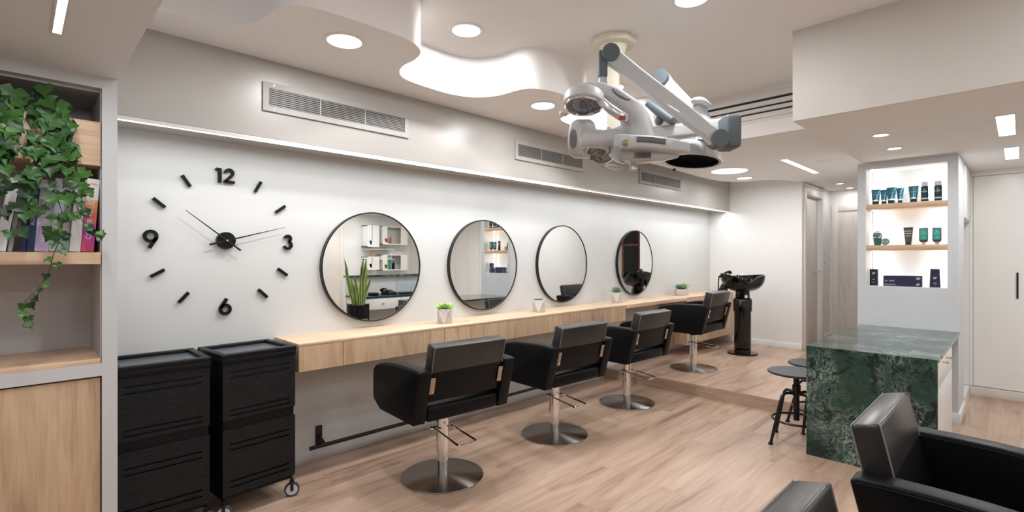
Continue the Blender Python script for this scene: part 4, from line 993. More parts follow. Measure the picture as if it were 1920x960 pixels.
# ---------------------------------------------------------------- stools
def stool(label):
    o = empty('round_stool', (0, 0, 0), label, 'stool', 'black workshop stools by the marble desk')
    B().lathe([(0, 0.500), (0.185, 0.500), (0.190, 0.504), (0.190, 0.512), (0.185, 0.516), (0, 0.516)], seg=56).build('seat', M['stool_seat'], o, local=True)
    B().lathe([(0.012, 0.505), (0.020, 0.50), (0.020, 0.42), (0.028, 0.415), (0.028, 0.355), (0.020, 0.35), (0.020, 0.16), (0, 0.16)], seg=24).build('spindle', M['black_metal'], o, local=True)
    B().tube([(0.158*math.cos(2*PI*i/40), 0.158*math.sin(2*PI*i/40), 0.165) for i in range(40)], 0.0085, 10, closed=True).build('foot_ring', M['black_metal'], o, local=True)
    for k in range(4):
        a = PI*0.78 + k*PI/2; c, s = math.cos(a), math.sin(a)
        B().tube([(c*r, s*r, z) for r, z in [(0.018, 0.352), (0.06, 0.362), (0.095, 0.360), (0.120, 0.340), (0.135, 0.30), (0.170, 0.165), (0.212, 0.006)]], 0.0105, 12).build('leg', M['black_metal'], o, local=True)
        B().lathe([(0, 0), (0.017, 0), (0.017, 0.010), (0.012, 0.012), (0, 0.012)], (c*0.213, s*0.213, 0), seg=16).build('foot', M['black_metal'], o, local=True)
    return o
s1 = stool('low round black steel stool at the near end of the green marble desk'); s1.location = (4.055, 1.15, 0); s1.rotation_euler = (0, 0, 0.1)
s2 = copy_tree(s1); s2.location = (4.478, 1.135, 0); s2.rotation_euler = (0, 0, 0.55); s2['label'] = 'round black steel stool behind the nearer stool, mostly hidden by the marble desk'

# ---------------------------------------------------------------- marble desk
dk = empty('marble_desk', (4.6, 0.69, 0), 'desk clad in dark green veined marble with white drawers on its right side', 'desk')
B().box((3.854, 0.343, 0.0), (3.876, 1.032, 0.720)).build('marble_front', M['marble'], dk)
B().box((3.854, 0.343, 0.7205), (5.405, 1.032, 0.744)).build('marble_top', M['marble'], dk)
b = B(); b.box((3.877, 0.36, 0.0), (4.75, 0.78, 0.719)); b.box((4.75, 0.75, 0.0), (5.39, 0.77, 0.719)); b.build('cabinet_body', M['white_lacquer'], dk)
dw = B().box((3.879, 0.344, 0.03), (4.745, 0.359, 0.56), 0.001).build('door', M['white_lacquer'], dk)
dw = B().box((3.879, 0.344, 0.565), (4.745, 0.359, 0.715), 0.001).build('drawer', M['white_lacquer'], dk)
for x in (4.14, 4.34):
    b = B(); b.cyl((x, 0.344, 0.692), (x, 0.322, 0.692), 0.005, 0.004, 16); b.cyl((x-0.016, 0.320, 0.692), (x+0.016, 0.320, 0.692), 0.006, seg=14); b.build('knob', M['brass'], dw)

# ---------------------------------------------------------------- product tower with lit niche
TX0, TX1, TY0, TY1 = 5.41, 5.95, 0.353, 1.035
tw = B()
NY0, NY1, NZ0, NZ1, NX = 0.418, 0.975, 1.092, 2.132, 5.68
tw.box((TX0, TY0, 0.0), (TX1, NY0, 2.19)); tw.box((TX0, NY1, 0.0), (TX1, TY1, 2.19)); tw.box((TX0, NY0, 0.0), (TX1, NY1, NZ0)); tw.box((TX0, NY0, NZ1), (TX1, NY1, 2.19)); tw.box((NX, NY0, NZ0), (TX1, NY1, NZ1))
struct('wall_tower', tw, M['shelf_paint'])
sbox('wall_tower_side', (5.951, 0.955, 0.0), (7.3, 1.035, 2.19), M['white_wall'])
lin = B(); lin.box((NX-0.004, NY0, NZ0), (NX, NY1, NZ1)); lin.box((TX0+0.004, NY0, NZ0), (NX, NY0+0.003, NZ1)); lin.box((TX0+0.004, NY1-0.003, NZ0), (NX, NY1, NZ1)); lin.box((TX0+0.004, NY0, NZ0), (NX, NY1, NZ0+0.003)); lin.box((TX0+0.004, NY0, NZ1-0.003), (NX, NY1, NZ1))
struct('trim_2', lin, M['white_lacquer'])
sbox('baseboard_tower', (5.396, 0.340, 0.0), (5.41, 0.72, 0.09), bw, 0.002)
sbox('baseboard_tower_side', (5.41, 0.340, 0.0), (5.95, 0.353, 0.09), bw, 0.002)
for z, lab in ((1.818, 'upper oak niche shelf carrying teal tubes and dark bottles'), (1.455, 'lower oak niche shelf carrying the jar, tin and brown bottles')):
    tag(B().box((TX0+0.002, NY0+0.004, z-0.047), (NX-0.006, NY1-0.004, z), 0.001).build('niche_shelf', M['oak_y']), lab, 'shelf', 'oak shelves in the lit niche')
nl = []
for i, (z0, z1) in enumerate(((1.10, 1.40), (1.46, 1.765), (1.824, 2.125))):
    for j, y in enumerate((NY0+0.005, NY1-0.005)):
        o = B().box((TX0+0.215, y-0.0015, z0+0.004), (TX0+0.225, y+0.0015, z1-0.004)).build('niche_light_strip', M['led_soft'])
        tag(o, 'upright light strip on the %s inner side of the %s niche compartment' % (('right', 'left')[j], ('bottom', 'middle', 'top')[i]), 'light strip', 'light strips in the product niche')
        area('niche_lamp', (TX0+0.220, y+(0.004 if j == 0 else -0.004), (z0+z1)/2), 2.5, 0.012, z1-z0-0.02, rot=(PI/2 if j == 0 else -PI/2, 0, 0), col=(0.97, 0.985, 1.0))

# products
def squeeze_tube(y, z, w, h_, cap, mat, capmat, label, group, x=5.50, rz=0, text_s=None, band=True, name='squeeze_tube', under=None):
    o = empty(name, (x, y, z), label, 'tube', group, rz)
    b = B(); prof = []
    n = 10
    for i in range(n+1):
        t_ = i/n; hw_ = w*(0.36+0.14*t_); hd = w*0.34*(1-t_)+0.0015
        prof.append((hw_, hd, cap+(h_-cap)*t_))
    rings = []
    for hw_, hd, zz in prof:
        rings.append([b.bm.verts.new((hd*math.cos(2*PI*k/20), hw_*math.sin(2*PI*k/20), zz)) for k in range(20)])
    for a, c in zip(rings, rings[1:]):
        for k in range(20): b.bm.faces.new([a[k], a[(k+1)%20], c[(k+1)%20], c[k]])
    b.bm.faces.new(rings[0][::-1]); b.bm.faces.new(rings[-1]); b.build('tube_body', mat, o, local=True)
    B().lathe([(0, 0), (w*0.33, 0), (w*0.34, 0.002), (w*0.35, cap), (0, cap)], seg=24).build('cap', capmat, o, local=True)
    if band: B().lathe([(w*0.358, cap), (w*0.372, cap+0.001), (w*0.376, cap+0.012), (w*0.37, cap+0.013)], seg=24).build('band', M['cream_label'], o, local=True)
    if text_s:
        for i, (t_, sz) in enumerate(text_s):
            tt = text(t_, 'print', sz, (0, 0, 0), (0, 0, 0), M['white_text'], o, 0.0003)
            tt.matrix_basis = Matrix.Translation((-w*0.26, 0, h_*(0.78-0.14*i))) @ Matrix.Rotation(-PI/2, 4, 'Z') @ Matrix.Rotation(PI/2, 4, 'X') @ Matrix.Rotation(-0.18, 4, 'X')
    return o
GT = 'teal squeeze tubes on the upper niche shelf'
zt = 1.8185; TP = [('*', 0.02), ('SYSTEM', 0.009)]
squeeze_tube(0.915, zt, 0.070, 0.138, 0.03, M['teal_tube'], M['teal_dark'], 'leftmost teal blue tube on the upper niche shelf', GT, text_s=TP)
squeeze_tube(0.860, zt, 0.056, 0.134, 0.028, M['teal_tube'], M['teal_dark'], 'narrow teal tube squeezed second from the left', GT, x=5.53, text_s=TP)
squeeze_tube(0.800, zt, 0.074, 0.145, 0.03, M['teal_tube'], M['teal_dark'], 'tallest teal tube, third from the left on the upper niche shelf', GT, x=5.49, text_s=TP)
squeeze_tube(0.745, zt, 0.056, 0.138, 0.028, M['teal_tube'], M['teal_dark'], 'teal tube fourth from the left, beside the tallest one', GT, x=5.53, text_s=TP)
squeeze_tube(0.648, zt, 0.070, 0.142, 0.03, M['teal_tube'], M['teal_dark'], 'teal tube standing alone left of the two dark bottles', GT, text_s=TP)
def spray(y, label):
    o = empty('spray_bottle', (5.50, y, zt), label, 'bottle', 'dark bottles with clear caps')
    B().lathe([(0, 0), (0.025, 0), (0.026, 0.002), (0.026, 0.128), (0.024, 0.132), (0, 0.132)], seg=28).build('bottle_body', M['bottle_dark'], o, local=True)
    B().lathe([(0.0262, 0.022), (0.0264, 0.022), (0.0264, 0.034), (0.0262, 0.034)], seg=28).build('band', M['cream_label'], o, local=True)
    B().lathe([(0.010, 0.132), (0.010, 0.146), (0, 0.146)], seg=16).build('neck', M['silver'], o, local=True)
    B().lathe([(0.023, 0.133), (0.023, 0.168), (0.021, 0.170), (0, 0.170)], seg=24).build('clear_cap', M['clear'], o, local=True)
    tt = text('BALANCE', 'print', 0.009, (0, 0, 0), (0, 0, 0), M['white_text'], o, 0.0003); tt.matrix_basis = Matrix.Translation((-0.0265, 0, 0.085)) @ Matrix.Rotation(-PI/2, 4, 'Z') @ Matrix.Rotation(PI/2, 4, 'X')
    return o
spray(0.573, 'dark petrol bottle with clear cap next to the lone teal tube'); spray(0.486, 'dark petrol bottle with clear cap at the right end of the upper shelf')
zm = 1.4555
o = empty('green_pump_jar', (5.50, 0.902, zm), 'deep green faceted jar with red emblem on the lower niche shelf', 'jar')
B().lathe([(0, 0), (0.026, 0), (0.033, 0.06), (0.035, 0.098), (0.030, 0.106), (0, 0.106)], seg=10).build('jar_body', M['green_jar'], o, local=True)
B().lathe([(0.028, 0.106), (0.031, 0.108), (0.030, 0.122), (0.014, 0.126), (0.012, 0.132), (0, 0.132)], seg=24).build('lid', M['silver'], o, local=True)
b = B(); b.cyl((-0.034, 0.0, 0.070), (-0.0365, 0.0, 0.070), 0.007, seg=16); b.build('emblem', M['red'], o, local=True)
b = B(); b.box((-0.0355, -0.024, 0.066), (-0.0345, -0.009, 0.073)); b.box((-0.0355, 0.009, 0.066), (-0.0345, 0.024, 0.073)); b.build('emblem_band', M['white_text'], o, local=True)
o = empty('round_tin', (5.50, 0.846, zm), 'pale green round tin standing on edge beside the green jar', 'tin')
B().lathe([(0, -0.012), (0.029, -0.012), (0.031, -0.010), (0.031, 0.012), (0, 0.012)], (0, 0, 0.031), (-1, 0, 0.0), 32).build('tin_body', M['tin_green'], o, local=True)
b = B(); b.cyl((-0.0125, 0, 0.033), (-0.0135, 0, 0.033), 0.006, seg=14); b.build('emblem', M['red'], o, local=True)
b = B(); b.box((-0.0135, -0.018, 0.030), (-0.0122, -0.006, 0.036)); b.box((-0.0135, 0.006, 0.030), (-0.0122, 0.018, 0.036)); b.build('emblem_band', M['white_text'], o, local=True)
squeeze_tube(0.684, zm, 0.066, 0.152, 0.022, M['olive_tube'], M['black_box'], 'dark olive tube with white print in the middle of the lower niche shelf', 'olive tube', text_s=[('GENESIS', 0.013), ('HOMME', 0.013), ('FORCE', 0.012), ('CARE', 0.008)], band=False)
def flat_bottle(y, label):
    o = empty('flat_bottle', (5.50, y, zm), label, 'bottle', 'brown bottles with teal labels')
    B().prism([(-0.017, 0.018), (-0.028, 0.032), (-0.030, 0.04), (-0.030, 0.142), (0.030, 0.142), (0.030, 0.04), (0.028, 0.032), (0.017, 0.018)], 'x', -0.014, 0.014, 0.003).build('bottle_body', M['brown_bottle'], o, local=True)
    B().cyl((0, 0, 0), (0, 0, 0.02), 0.014, seg=20).build('cap', M['silver'], o, local=True)
    B().box((-0.0155, -0.022, 0.042), (-0.0142, 0.022, 0.134)).build('label', M['teal_label'], o, local=True)
    for s_, zz, sz in (('OIL', 0.108, 0.010), ('REFLECTIONS', 0.095, 0.0065), ('100ml', 0.060, 0.007)):
        tt = text(s_, 'print', sz, (0, 0, 0), (0, 0, 0), M['white_text'], o, 0.0003); tt.matrix_basis = Matrix.Translation((-0.0160, 0, zz)) @ Matrix.Rotation(-PI/2, 4, 'Z') @ Matrix.Rotation(PI/2, 4, 'X')
flat_bottle(0.580, 'brown flat bottle with teal label left of its twin'); flat_bottle(0.493, 'brown flat bottle with teal label at the right end of the lower shelf')
zl = NZ0+0.0035
def carton(y0, y1, h_, mat, label, name, side=None, txt=(), tz=0.6, taper=0, x=5.50):
    o = empty(name, (x, (y0+y1)/2, zl), label, 'box', 'dark packages at the bottom of the niche')
    w = (y1-y0)/2
    B().prism([(-w, 0), (w, 0), (w*(1-taper), h_), (-w*(1-taper), h_)], 'x', -0.022, 0.03, 0.002, 1).build('carton', mat, o, local=True)
    for s_, yy, zz, sz in txt:
        tt = text(s_, 'print', sz, (0, 0, 0), (0, 0, 0), M['white_text'], o, 0.0003, 'CENTER'); tt.matrix_basis = Matrix.Translation((-0.0226, yy, zz)) @ Matrix.Rotation(-PI/2, 4, 'Z') @ Matrix.Rotation(PI/2, 4, 'X')
    return o
o = carton(0.898, 0.958, 0.148, M['black_box'], 'upright near-black carton at the left of the niche floor', 'product_carton', txt=(('SP', 0, 0.108, 0.026), ('MEN', 0, 0.055, 0.009), ('shampoo', 0, 0.03, 0.006)))
carton(0.590, 0.858, 0.092, M['navy'], 'long low navy box with small white print on the niche floor', 'product_box', txt=(('SP', -0.11, 0.068, 0.030), ('wella', 0.112, 0.046, 0.009), ('ELIXIR', 0.072, 0.046, 0.012), ('SYSTEM PROFESSIONAL', 0.085, 0.014, 0.008), ('SP', -0.108, 0.018, 0.024)))
carton(0.470, 0.540, 0.155, M['navy'], 'navy tapered bottle with white emblem at the right of the niche floor', 'product_bottle', txt=(('SP', 0.0, 0.078, 0.026), ('MEN', 0.0, 0.035, 0.012), ('gel', 0.0, 0.018, 0.007)), taper=0.14)

# ---------------------------------------------------------------- white wardrobe wall at right
wr = empty('tall_white_wardrobe', (6.9, -0.4, 0), 'tall white wardrobe with flush doors and a black handle at the right edge', 'wardrobe')
B().box((6.70, -2.58, 0.0), (7.1, 0.353, 2.19)).build('carcass', M['cream_lacquer'], wr)
b = B(); b.box((6.68, -2.58, 2.14), (6.70, 0.353, 2.19)); b.box((6.68, 0.329, 0.09), (6.70, 0.353, 2.14)); b.build('fascia', M['cream_lacquer'], wr)
B().box((6.66, -2.58, 0.0), (6.70, 0.353, 0.085), 0.002).build('plinth', M['cream_door'], wr)
for a, b_ in ((-0.028, 0.326), (-0.40, -0.034), (-0.78, -0.406), (-1.16, -0.786), (-1.54, -1.166), (-1.92, -1.546), (-2.30, -1.926)):
    dd = B().box((6.68, a, 0.092), (6.698, b_, 2.135), 0.001, 1).build('door', M['cream_lacquer'], wr)
    if a > -0.1: B().box((6.668, a+0.042, 0.96), (6.680, a+0.056, 1.205), 0.002, 1).build('handle', M['black_metal'], dd)
# side alcove between tower and wardrobe: hanging cupboard above, open niche below
sc_ = empty('alcove_cupboard', (6.3, 0.5, 0), 'white cupboard between product tower and wardrobe, open tall niche below', 'cupboard')
b = B(); b.box((5.96, 0.353, 1.69), (6.67, 0.949, 2.185)); b.build('upper_box', M['white_lacquer'], sc_)
B().box((5.975, 0.345, 1.70), (6.66, 0.3525, 2.17), 0.001).build('door', M['white_lacquer'], sc_)
b = B(); b.box((5.955, 0.90, 0.09), (6.655, 0.949, 1.69)); b.box((5.955, 0.353, 0.0), (6.655, 0.90, 0.09)); b.box((6.666, 0.354, 0.091), (6.678, 0.90, 1.69)); b.box((5.953, 0.353, 0.09), (5.963, 0.90, 1.69)); b.build('open_niche', M['white_lacquer'], sc_)

# ---------------------------------------------------------------- what the first mirror shows: reception and wall shelves
rc = empty('reception_counter', (5.2, -0.9, 0), 'white reception counter with green marble ledge, seen in the first mirror', 'counter')
B().box((3.80, -1.22, 1.02), (5.22, -1.05, 1.05), 0.002).build('marble_ledge', M['marble'], rc)
b = B(); b.box((3.82, -1.20, 0.0), (5.20, -1.15, 1.02)); b.build('back_panel', M['white_lacquer'], rc)
B().box((4.75, -1.149, 0.74), (5.20, -1.14, 1.02)).build('blue_panel', M['light_blue'], rc)
B().box((3.80, -1.14, 0.70), (5.20, -0.60, 0.73), 0.002).build('desk_top', M['teal_dark'], rc)
for a, b_ in ((3.85, 4.50), (4.51, 5.16)):
    dd = B().box((a, -0.64, 0.52), (b_, -0.61, 0.695), 0.002).build('drawer', M['white_lacquer'], rc)
    b = B(); b.ell(((a+b_)/2, -0.598, 0.61), (0.016, 0.014, 0.016)); b.build('knob', M['brass'], dd)
for x in (3.82, 5.165): B().box((x, -1.14, 0), (x+0.03, -0.62, 0.70)).build('side_panel', M['white_lacquer'], rc)
ph = empty('telephone', (4.42, -0.85, 0.73), 'black desk telephone on the reception desk, seen in the mirror', 'telephone')
B().prism([(-0.95, 0.73), (-0.75, 0.73), (-0.75, 0.76), (-0.95, 0.80)], 'x', 4.33, 4.52, 0.004).build('phone_body', M['black_plastic'], ph)
B().loft([(4.32, -0.93, 0.80), (4.34, -0.87, 0.83), (4.34, -0.80, 0.82), (4.33, -0.74, 0.785)], [(0.028, 0.022), (0.018, 0.014), (0.018, 0.014), (0.028, 0.022)]).build('handset', M['black_plastic'], ph)
it = empty('card_terminal', (4.15, -0.8, 0.73), 'small black card reader on the reception desk, seen in the mirror', 'card reader')
B().box((4.06, -0.9, 0.731), (4.16, -0.72, 0.775), 0.008).build('reader_body', M['black_plastic'], it); B().box((4.075, -0.86, 0.776), (4.145, -0.80, 0.778)).build('screen', M['tin_green'], it)
kt = empty('keyboard', (4.75, -0.8, 0.73), 'flat dark keyboard on the reception desk, seen in the mirror', 'keyboard')
B().box((4.60, -0.86, 0.731), (4.95, -0.72, 0.752), 0.004).build('keyboard_body', M['black_plastic'], kt)
# curved wall shelves
wsf = empty('curved_wall_shelves', (5.25, -2.5, 1.1), 'rounded cream wall shelf boxes holding bottles, seen in the first mirror', 'shelf')
def rbox(x0, x1, z0, z1):
    b = B()
    b.box((x0, -2.598, z0), (x0+0.02, -2.35, z1), 0.003); b.box((x1-0.02, -2.598, z0), (x1, -2.35, z1), 0.003); b.box((x0, -2.598, z0), (x1, -2.35, z0+0.02), 0.003); b.box((x0, -2.598, z1-0.02), (x1, -2.35, z1), 0.003)
    b.prism([(x0+0.0, z0), (x0+0.12, z0), (x0+0.12, z0+0.03), (x0+0.05, z0+0.05), (x0+0.03, z0+0.12), (x0, z0+0.12)], 'y', -2.349, -2.340)
    b.box((x0+0.001, -2.3495, z0+0.1205), (x0+0.10, -2.341, z1-0.001)); b.box((x1-0.16, -2.3495, z0+0.001), (x1-0.001, -2.341, z1-0.001))
    b.build('shelf_box', M['cream_lacquer'], wsf)
rbox(4.85, 5.10, 1.55, 1.97); rbox(5.18, 5.75, 1.60, 1.97); rbox(4.85, 5.10, 1.10, 1.36); rbox(5.18, 5.75, 1.08, 1.40)
for z in (1.50, 1.30): B().box((4.85, -2.598, z), (5.45, -2.36, z+0.012)).build('shelf_plate', M['white_lacquer'], wsf)
bt = [(4.98, 1.57, 'bot_b', 0.16), (4.93, 1.57, 'bot_d', 0.07), (5.33, 1.62, 'bot_a', 0.17), (5.42, 1.62, 'bot_e', 0.16), (5.0, 1.3125, 'bot_e', 0.16), (5.43, 1.512 , 'bot_a', 0.0), (5.36, 1.312, 'white_lacquer', 0.07), (5.44, 1.312, 'bot_a', 0.0), (5.34, 1.10, 'bot_c', 0.17), (5.41, 1.10, 'bot_b', 0.18), (5.48, 1.10, 'black_plastic', 0.15), (4.98, 1.12, 'black_plastic', 0.14), (5.42, 1.312, 'white_cover', 0.14)]
cn = {'bot_a': 'pink', 'bot_b': 'turquoise', 'bot_c': 'lime', 'bot_d': 'blue', 'bot_e': 'orange', 'white_lacquer': 'white', 'black_plastic': 'black', 'white_cover': 'pale'}
for x, z, m_, hh in bt:
    if hh == 0: continue
    o = B().lathe([(0, 0), (0.026, 0), (0.028, 0.004), (0.028, hh*0.72), (0.012, hh*0.82), (0.012, hh), (0, hh)], (x, -2.45, z), seg=20).build('hair_product_bottle', M[m_])
    pos = 'lower' if z < 1.2 else ('middle' if z < 1.55 else 'upper')
    tag(o, '%s bottle on the %s %s curved wall shelf, seen in the mirror' % (cn[m_], pos, 'left' if x < 5.15 else 'right'), 'bottle', 'bottles on the curved wall shelves')
B().box((5.85, -2.6, 1.0), (5.86, -2.6, 1.0))
d3 = B(); d3.box((6.0, -2.6, 0), (6.06, -2.57, 2.1), 0.003); d3.box((6.6, -2.6, 0), (6.66, -2.57, 2.1), 0.003); d3.box((6.0601, -2.6, 2.04), (6.6, -2.57, 2.1), 0.003)
dr3 = struct('door_3', d3, M['cream_door']); B().box((6.06, -2.598, 0.01), (6.6, -2.58, 2.04)).build('door_leaf', M['cream_door'], dr3)
tag(B().box((5.86, -2.6, 1.62), (5.96, -2.585, 1.76), 0.004).build('wall_switch', M['switch_cream']), 'ivory double wall switch beside the door, seen in the first mirror', 'switch')
d4 = B(); d4.box((3.55, -2.6, 0), (3.61, -2.57, 2.19), 0.003); d4.box((4.40, -2.6, 0), (4.46, -2.57, 2.19), 0.003)
dr4 = struct('door_4', d4, M['cream_door']); B().box((3.61, -2.598, 0.01), (4.40, -2.58, 2.18)).build('door_leaf', M['cream_door'], dr4)
# snake plant
sn = empty('snake_plant', (3.62, -0.38, 0), 'tall snake plant in a black pot on legs, seen in the first mirror', 'plant')
cx, cy = 3.62, -0.38
B().lathe([(0, 0.44), (0.145, 0.44), (0.155, 0.45), (0.155, 0.645), (0.145, 0.645), (0.145, 0.62), (0, 0.62)], (cx, cy, 0), seg=40).build('pot', M['black_plastic'], sn)
B().lathe([(0, 0.632), (0.14, 0.628)], (cx, cy, 0), seg=24).build('soil', M['bark'], sn)
for k in range(4):
    a = PI/4+k*PI/2; B().box((cx+0.158*math.cos(a)-0.008, cy+0.158*math.sin(a)-0.008, 0), (cx+0.158*math.cos(a)+0.008, cy+0.158*math.sin(a)+0.008, 0.66)).build('leg', M['black_metal'], sn)
r_ = random.Random(3)
lf = B(); eg = B(); tn = []
for k in range(15):
    a = r_.uniform(0, 2*PI); rr = r_.uniform(0.01, 0.09); L_ = r_.uniform(0.32, 0.62) if k > 2 else 0.72; tilt = r_.uniform(0.02, 0.28); w = 0.030
    if k == 3: a, tilt, L_ = 2.3, 0.62, 0.46
    if k == 4: a, tilt, L_ = -0.9, 0.5, 0.44
    d = Vector((math.cos(a)*math.sin(tilt), math.sin(a)*math.sin(tilt), math.cos(tilt))); s_ = Vector((1, 0.25*r_.uniform(-1, 1), 0)).normalized()
    P0 = Vector((cx+rr*math.cos(a), cy+rr*math.sin(a), 0.62)); prev = None; pe = None
    for t_, ww in ((0, 0.5), (0.25, 0.9), (0.55, 1), (0.8, 0.75), (0.93, 0.4), (1, 0.03)):
        p = P0 + d*(L_*t_) + s_*0.012*math.sin(t_*7+k); q0 = s_*(w*ww); off = Vector((0, 0.004, 0))
        row = [p-q0*0.72, p+off, p+q0*0.72]; er = [(p-q0, p-q0*0.72), (p+q0*0.72, p+q0)]
        vs = [lf.bm.verts.new(v_) for v_ in row]; ev = [[eg.bm.verts.new(v_) for v_ in e_] for e_ in er]
        if prev:
            lf.bm.faces.new([prev[0], prev[1], vs[1], vs[0]]); lf.bm.faces.new([prev[1], prev[2], vs[2], vs[1]]); tn += [r_.uniform(0.1, 0.7)]*2
            for i in (0, 1): eg.bm.faces.new([pe[i][0], pe[i][1], ev[i][1], ev[i][0]])
        prev, pe = vs, ev
lf.build('leaves', M['snake'], sn, tone=tn, recalc=False); eg.build('leaf_margins', M['snake_edge'], sn, recalc=False)

# ---------------------------------------------------------------- ceiling mounted hair heater and hood dryer
CR = Vector((0.7115, -0.7027, 0)); CF = Vector((0.7027, 0.7115, 0))
def at(u, v, d):
    """point d metres in front of the camera plane, right and up from its axis"""
    return CF*d + CR*((u-960)/942*d) + Vector((0, 0, 1.35 + (482-v)/942*d))
def orient(c, xa, za):
    """matrix with local z along za, local x near xa"""
    z_ = Vector(za).normalized(); x_ = Vector(xa); x_ = (x_ - z_*x_.dot(z_)).normalized(); y_ = z_.cross(x_)
    m = Matrix((x_, y_, z_)).transposed().to_4x4(); return Matrix.Translation(c) @ m
WH, GR, DK = M['device_white'], M['device_grey'], M['device_dark']
base = at(1150, 75, 3.231)
cmn = empty('ceiling_mount', (2.734, 1.841, TOP), 'cream octagonal ceiling mount with square pole and horizontal carrying arm', 'ceiling mount')
oc = [(2.734+0.145*math.cos(PI/8+k*PI/4), 1.841+0.145*math.sin(PI/8+k*PI/4)) for k in range(8)]
B().prism(oc, 'z', TOP-0.045, TOP, 0.004).build('ceiling_plate', M['cream_plastic'], cmn)
B().lathe([(0, -0.10), (0.07, -0.10), (0.09, -0.045), (0, -0.045)], (2.734, 1.841, TOP)).build('collar', M['cream_plastic'], cmn)
Rz = Matrix.Translation((2.734, 1.841, 0)) @ Matrix.Rotation(0.3, 4, 'Z')
B().box((-0.033, -0.033, 2.02), (0.033, 0.033, TOP-0.09), 0.006, mat=Rz).build('pole', M['cream_plastic'], cmn)
pe_, je = at(1160, 259, 3.20), at(1362, 236, 2.84)
B().loft([pe_, pe_.lerp(je, 0.3), pe_.lerp(je, 0.8), je], [(0.032, 0.040), (0.032, 0.040), (0.034, 0.042), (0.036, 0.042)], power=5, seg=32).build('carrying_arm', WH, cmn)
kb_ = orient(at(1366, 249, 2.80), CR, (0, 0, 1))
B().box((-0.045, -0.075, -0.095), (0.045, 0.075, 0.088), 0.022, 4, mat=kb_).build('elbow_joint', GR, cmn)

hp = empty('hair_heater', tuple(at(1170, 270, 2.72)), 'white ceiling-hung hair heater with round grille heads and a long jointed arm', 'hair dryer')
J1, J2 = at(1143, 103, 2.70), at(1345, 262, 2.68)
mids = [J1.lerp(J2, t_) for t_ in (0, 0.12, 0.25, 0.5, 0.75, 0.9, 1.0)]
B().loft(mids, [(0.028, 0.046), (0.028, 0.042), (0.026, 0.040), (0.026, 0.043), (0.026, 0.042), (0.028, 0.036), (0.028, 0.046)], power=7, seg=32).build('long_arm', WH, hp)
for J, nm in ((J1, 'upper_knuckle'), (J2, 'lower_knuckle')):
    B().lathe([(0, -0.045), (0.042, -0.045), (0.046, -0.041), (0.046, 0.045), (0, 0.045)], J, -CF, 36).build(nm, GR, hp)
dn = J1 + CR*(-0.038)
b = B(); b.box((-0.024, -0.024, -0.125), (0.024, 0.024, 0.02), 0.010, 3, mat=orient(dn, CR, (0, 0, 1))); b.build('hanger', GR, hp)
B().lathe([(0.020, 0), (0.022, -0.01), (0.030, -0.055), (0.034, -0.075), (0, -0.075)], dn + Vector((0, 0, -0.122)), seg=28).build('swivel_cone', WH, hp)
def head(c, ax, r, hgt, nm='heater_head'):
    """flat round heater: housing, bright ring and grille facing along ax"""
    ax = Vector(ax).normalized()
    h_ = B().lathe([(0, -hgt), (r*0.80, -hgt), (r*0.95, -hgt*0.93), (r, -hgt*0.78), (r, 0), (r*0.93, 0.004), (r*0.90, -0.012)], c, ax, 44).build(nm, WH, hp)
    B().lathe([(r*0.93, 0.003), (r*0.95, 0.014), (r*0.86, 0.016), (r*0.82, 0.002)], c, ax, 44).build('bright_ring', M['chrome'], h_)
    B().lathe([(0, 0.010), (r*0.22, 0.010), (r*0.24, 0.004), (r*0.84, 0.0)], c, ax, 44).build('grille', M['grill'], h_)
    B().lathe([(0, 0.018), (r*0.20, 0.015), (r*0.24, 0.004)], c, ax, 24).build('grille_hub', M['device_dark'], h_)
    return h_
hd = head(at(1094, 196, 2.60), (-CR*0.10 - CF*0.24 + Vector((0, 0, -1))), 0.104, 0.058)
b = B(); b.box((-0.02, -0.03, -0.012), (0.02, 0.03, 0.012), 0.006, mat=orient(at(1057, 212, 2.58), CR, (0, 0, 1))); b.build('clip', WH, hp)
# curved upper arm running from the head round to the hub
pth = catmull([at(1075, 174, 2.68), at(1100, 167, 2.68), at(1128, 169, 2.66), at(1152, 180, 2.62), at(1176, 200, 2.62), at(1190, 226, 2.66), at(1196, 262, 2.70)], 5)
def sz_(i):
    q_ = i/(len(pth)-1); fl = max(0, q_-0.62)/0.38
    return (0.042+0.012*q_+0.035*fl, 0.026+0.014*min(1, q_*2)+0.055*fl)
sz = [sz_(i) for i in range(len(pth))]
B().loft(pth, sz, up=(0, 0, 1), power=3.2, seg=32).build('curved_arm', WH, hp)
b = B(); b.ell((0, 0, 0), (0.058, 0.026, 0.006)); o = b.build('oval_inlay', DK, hp, local=True); o.location = at(1166, 177, 2.575) - world_loc(hp)
o.rotation_euler = orient(Vector((0, 0, 0)), CR*0.85 + Vector((0, 0, -0.5)), -CF + Vector((0, 0, 0.55)) + CR*0.3).to_euler()
b = B(); b.loft(catmull([at(1128, 190, 2.56), at(1142, 203, 2.545), at(1160, 215, 2.55), at(1173, 222, 2.57)], 5), [(0.02, 0.022)]*16, power=3).build('silver_trim', M['silver'], hp)
b = B(); b.box((-0.016, -0.004, -0.010), (0.016, 0.006, 0.010), 0.002, mat=orient(at(1167, 221, 2.53), CR + Vector((0, 0, 0.5)), (0, 0, 1))); b.build('red_switch', M['red'], hp)
# hub
b = B(); b.ell(at(1172, 271, 2.72), (0.112, 0.098, 0.104)); b.build('hub', WH, hp)
B().tube([at(1140, 264, 2.70) + (Vector((0, 0, 1))*math.cos(t_)*0.070 + CF*math.sin(t_)*0.070) for t_ in [2*PI*k/36 for k in range(36)]], 0.003, 6, closed=True).build('hub_seam', DK, hp)
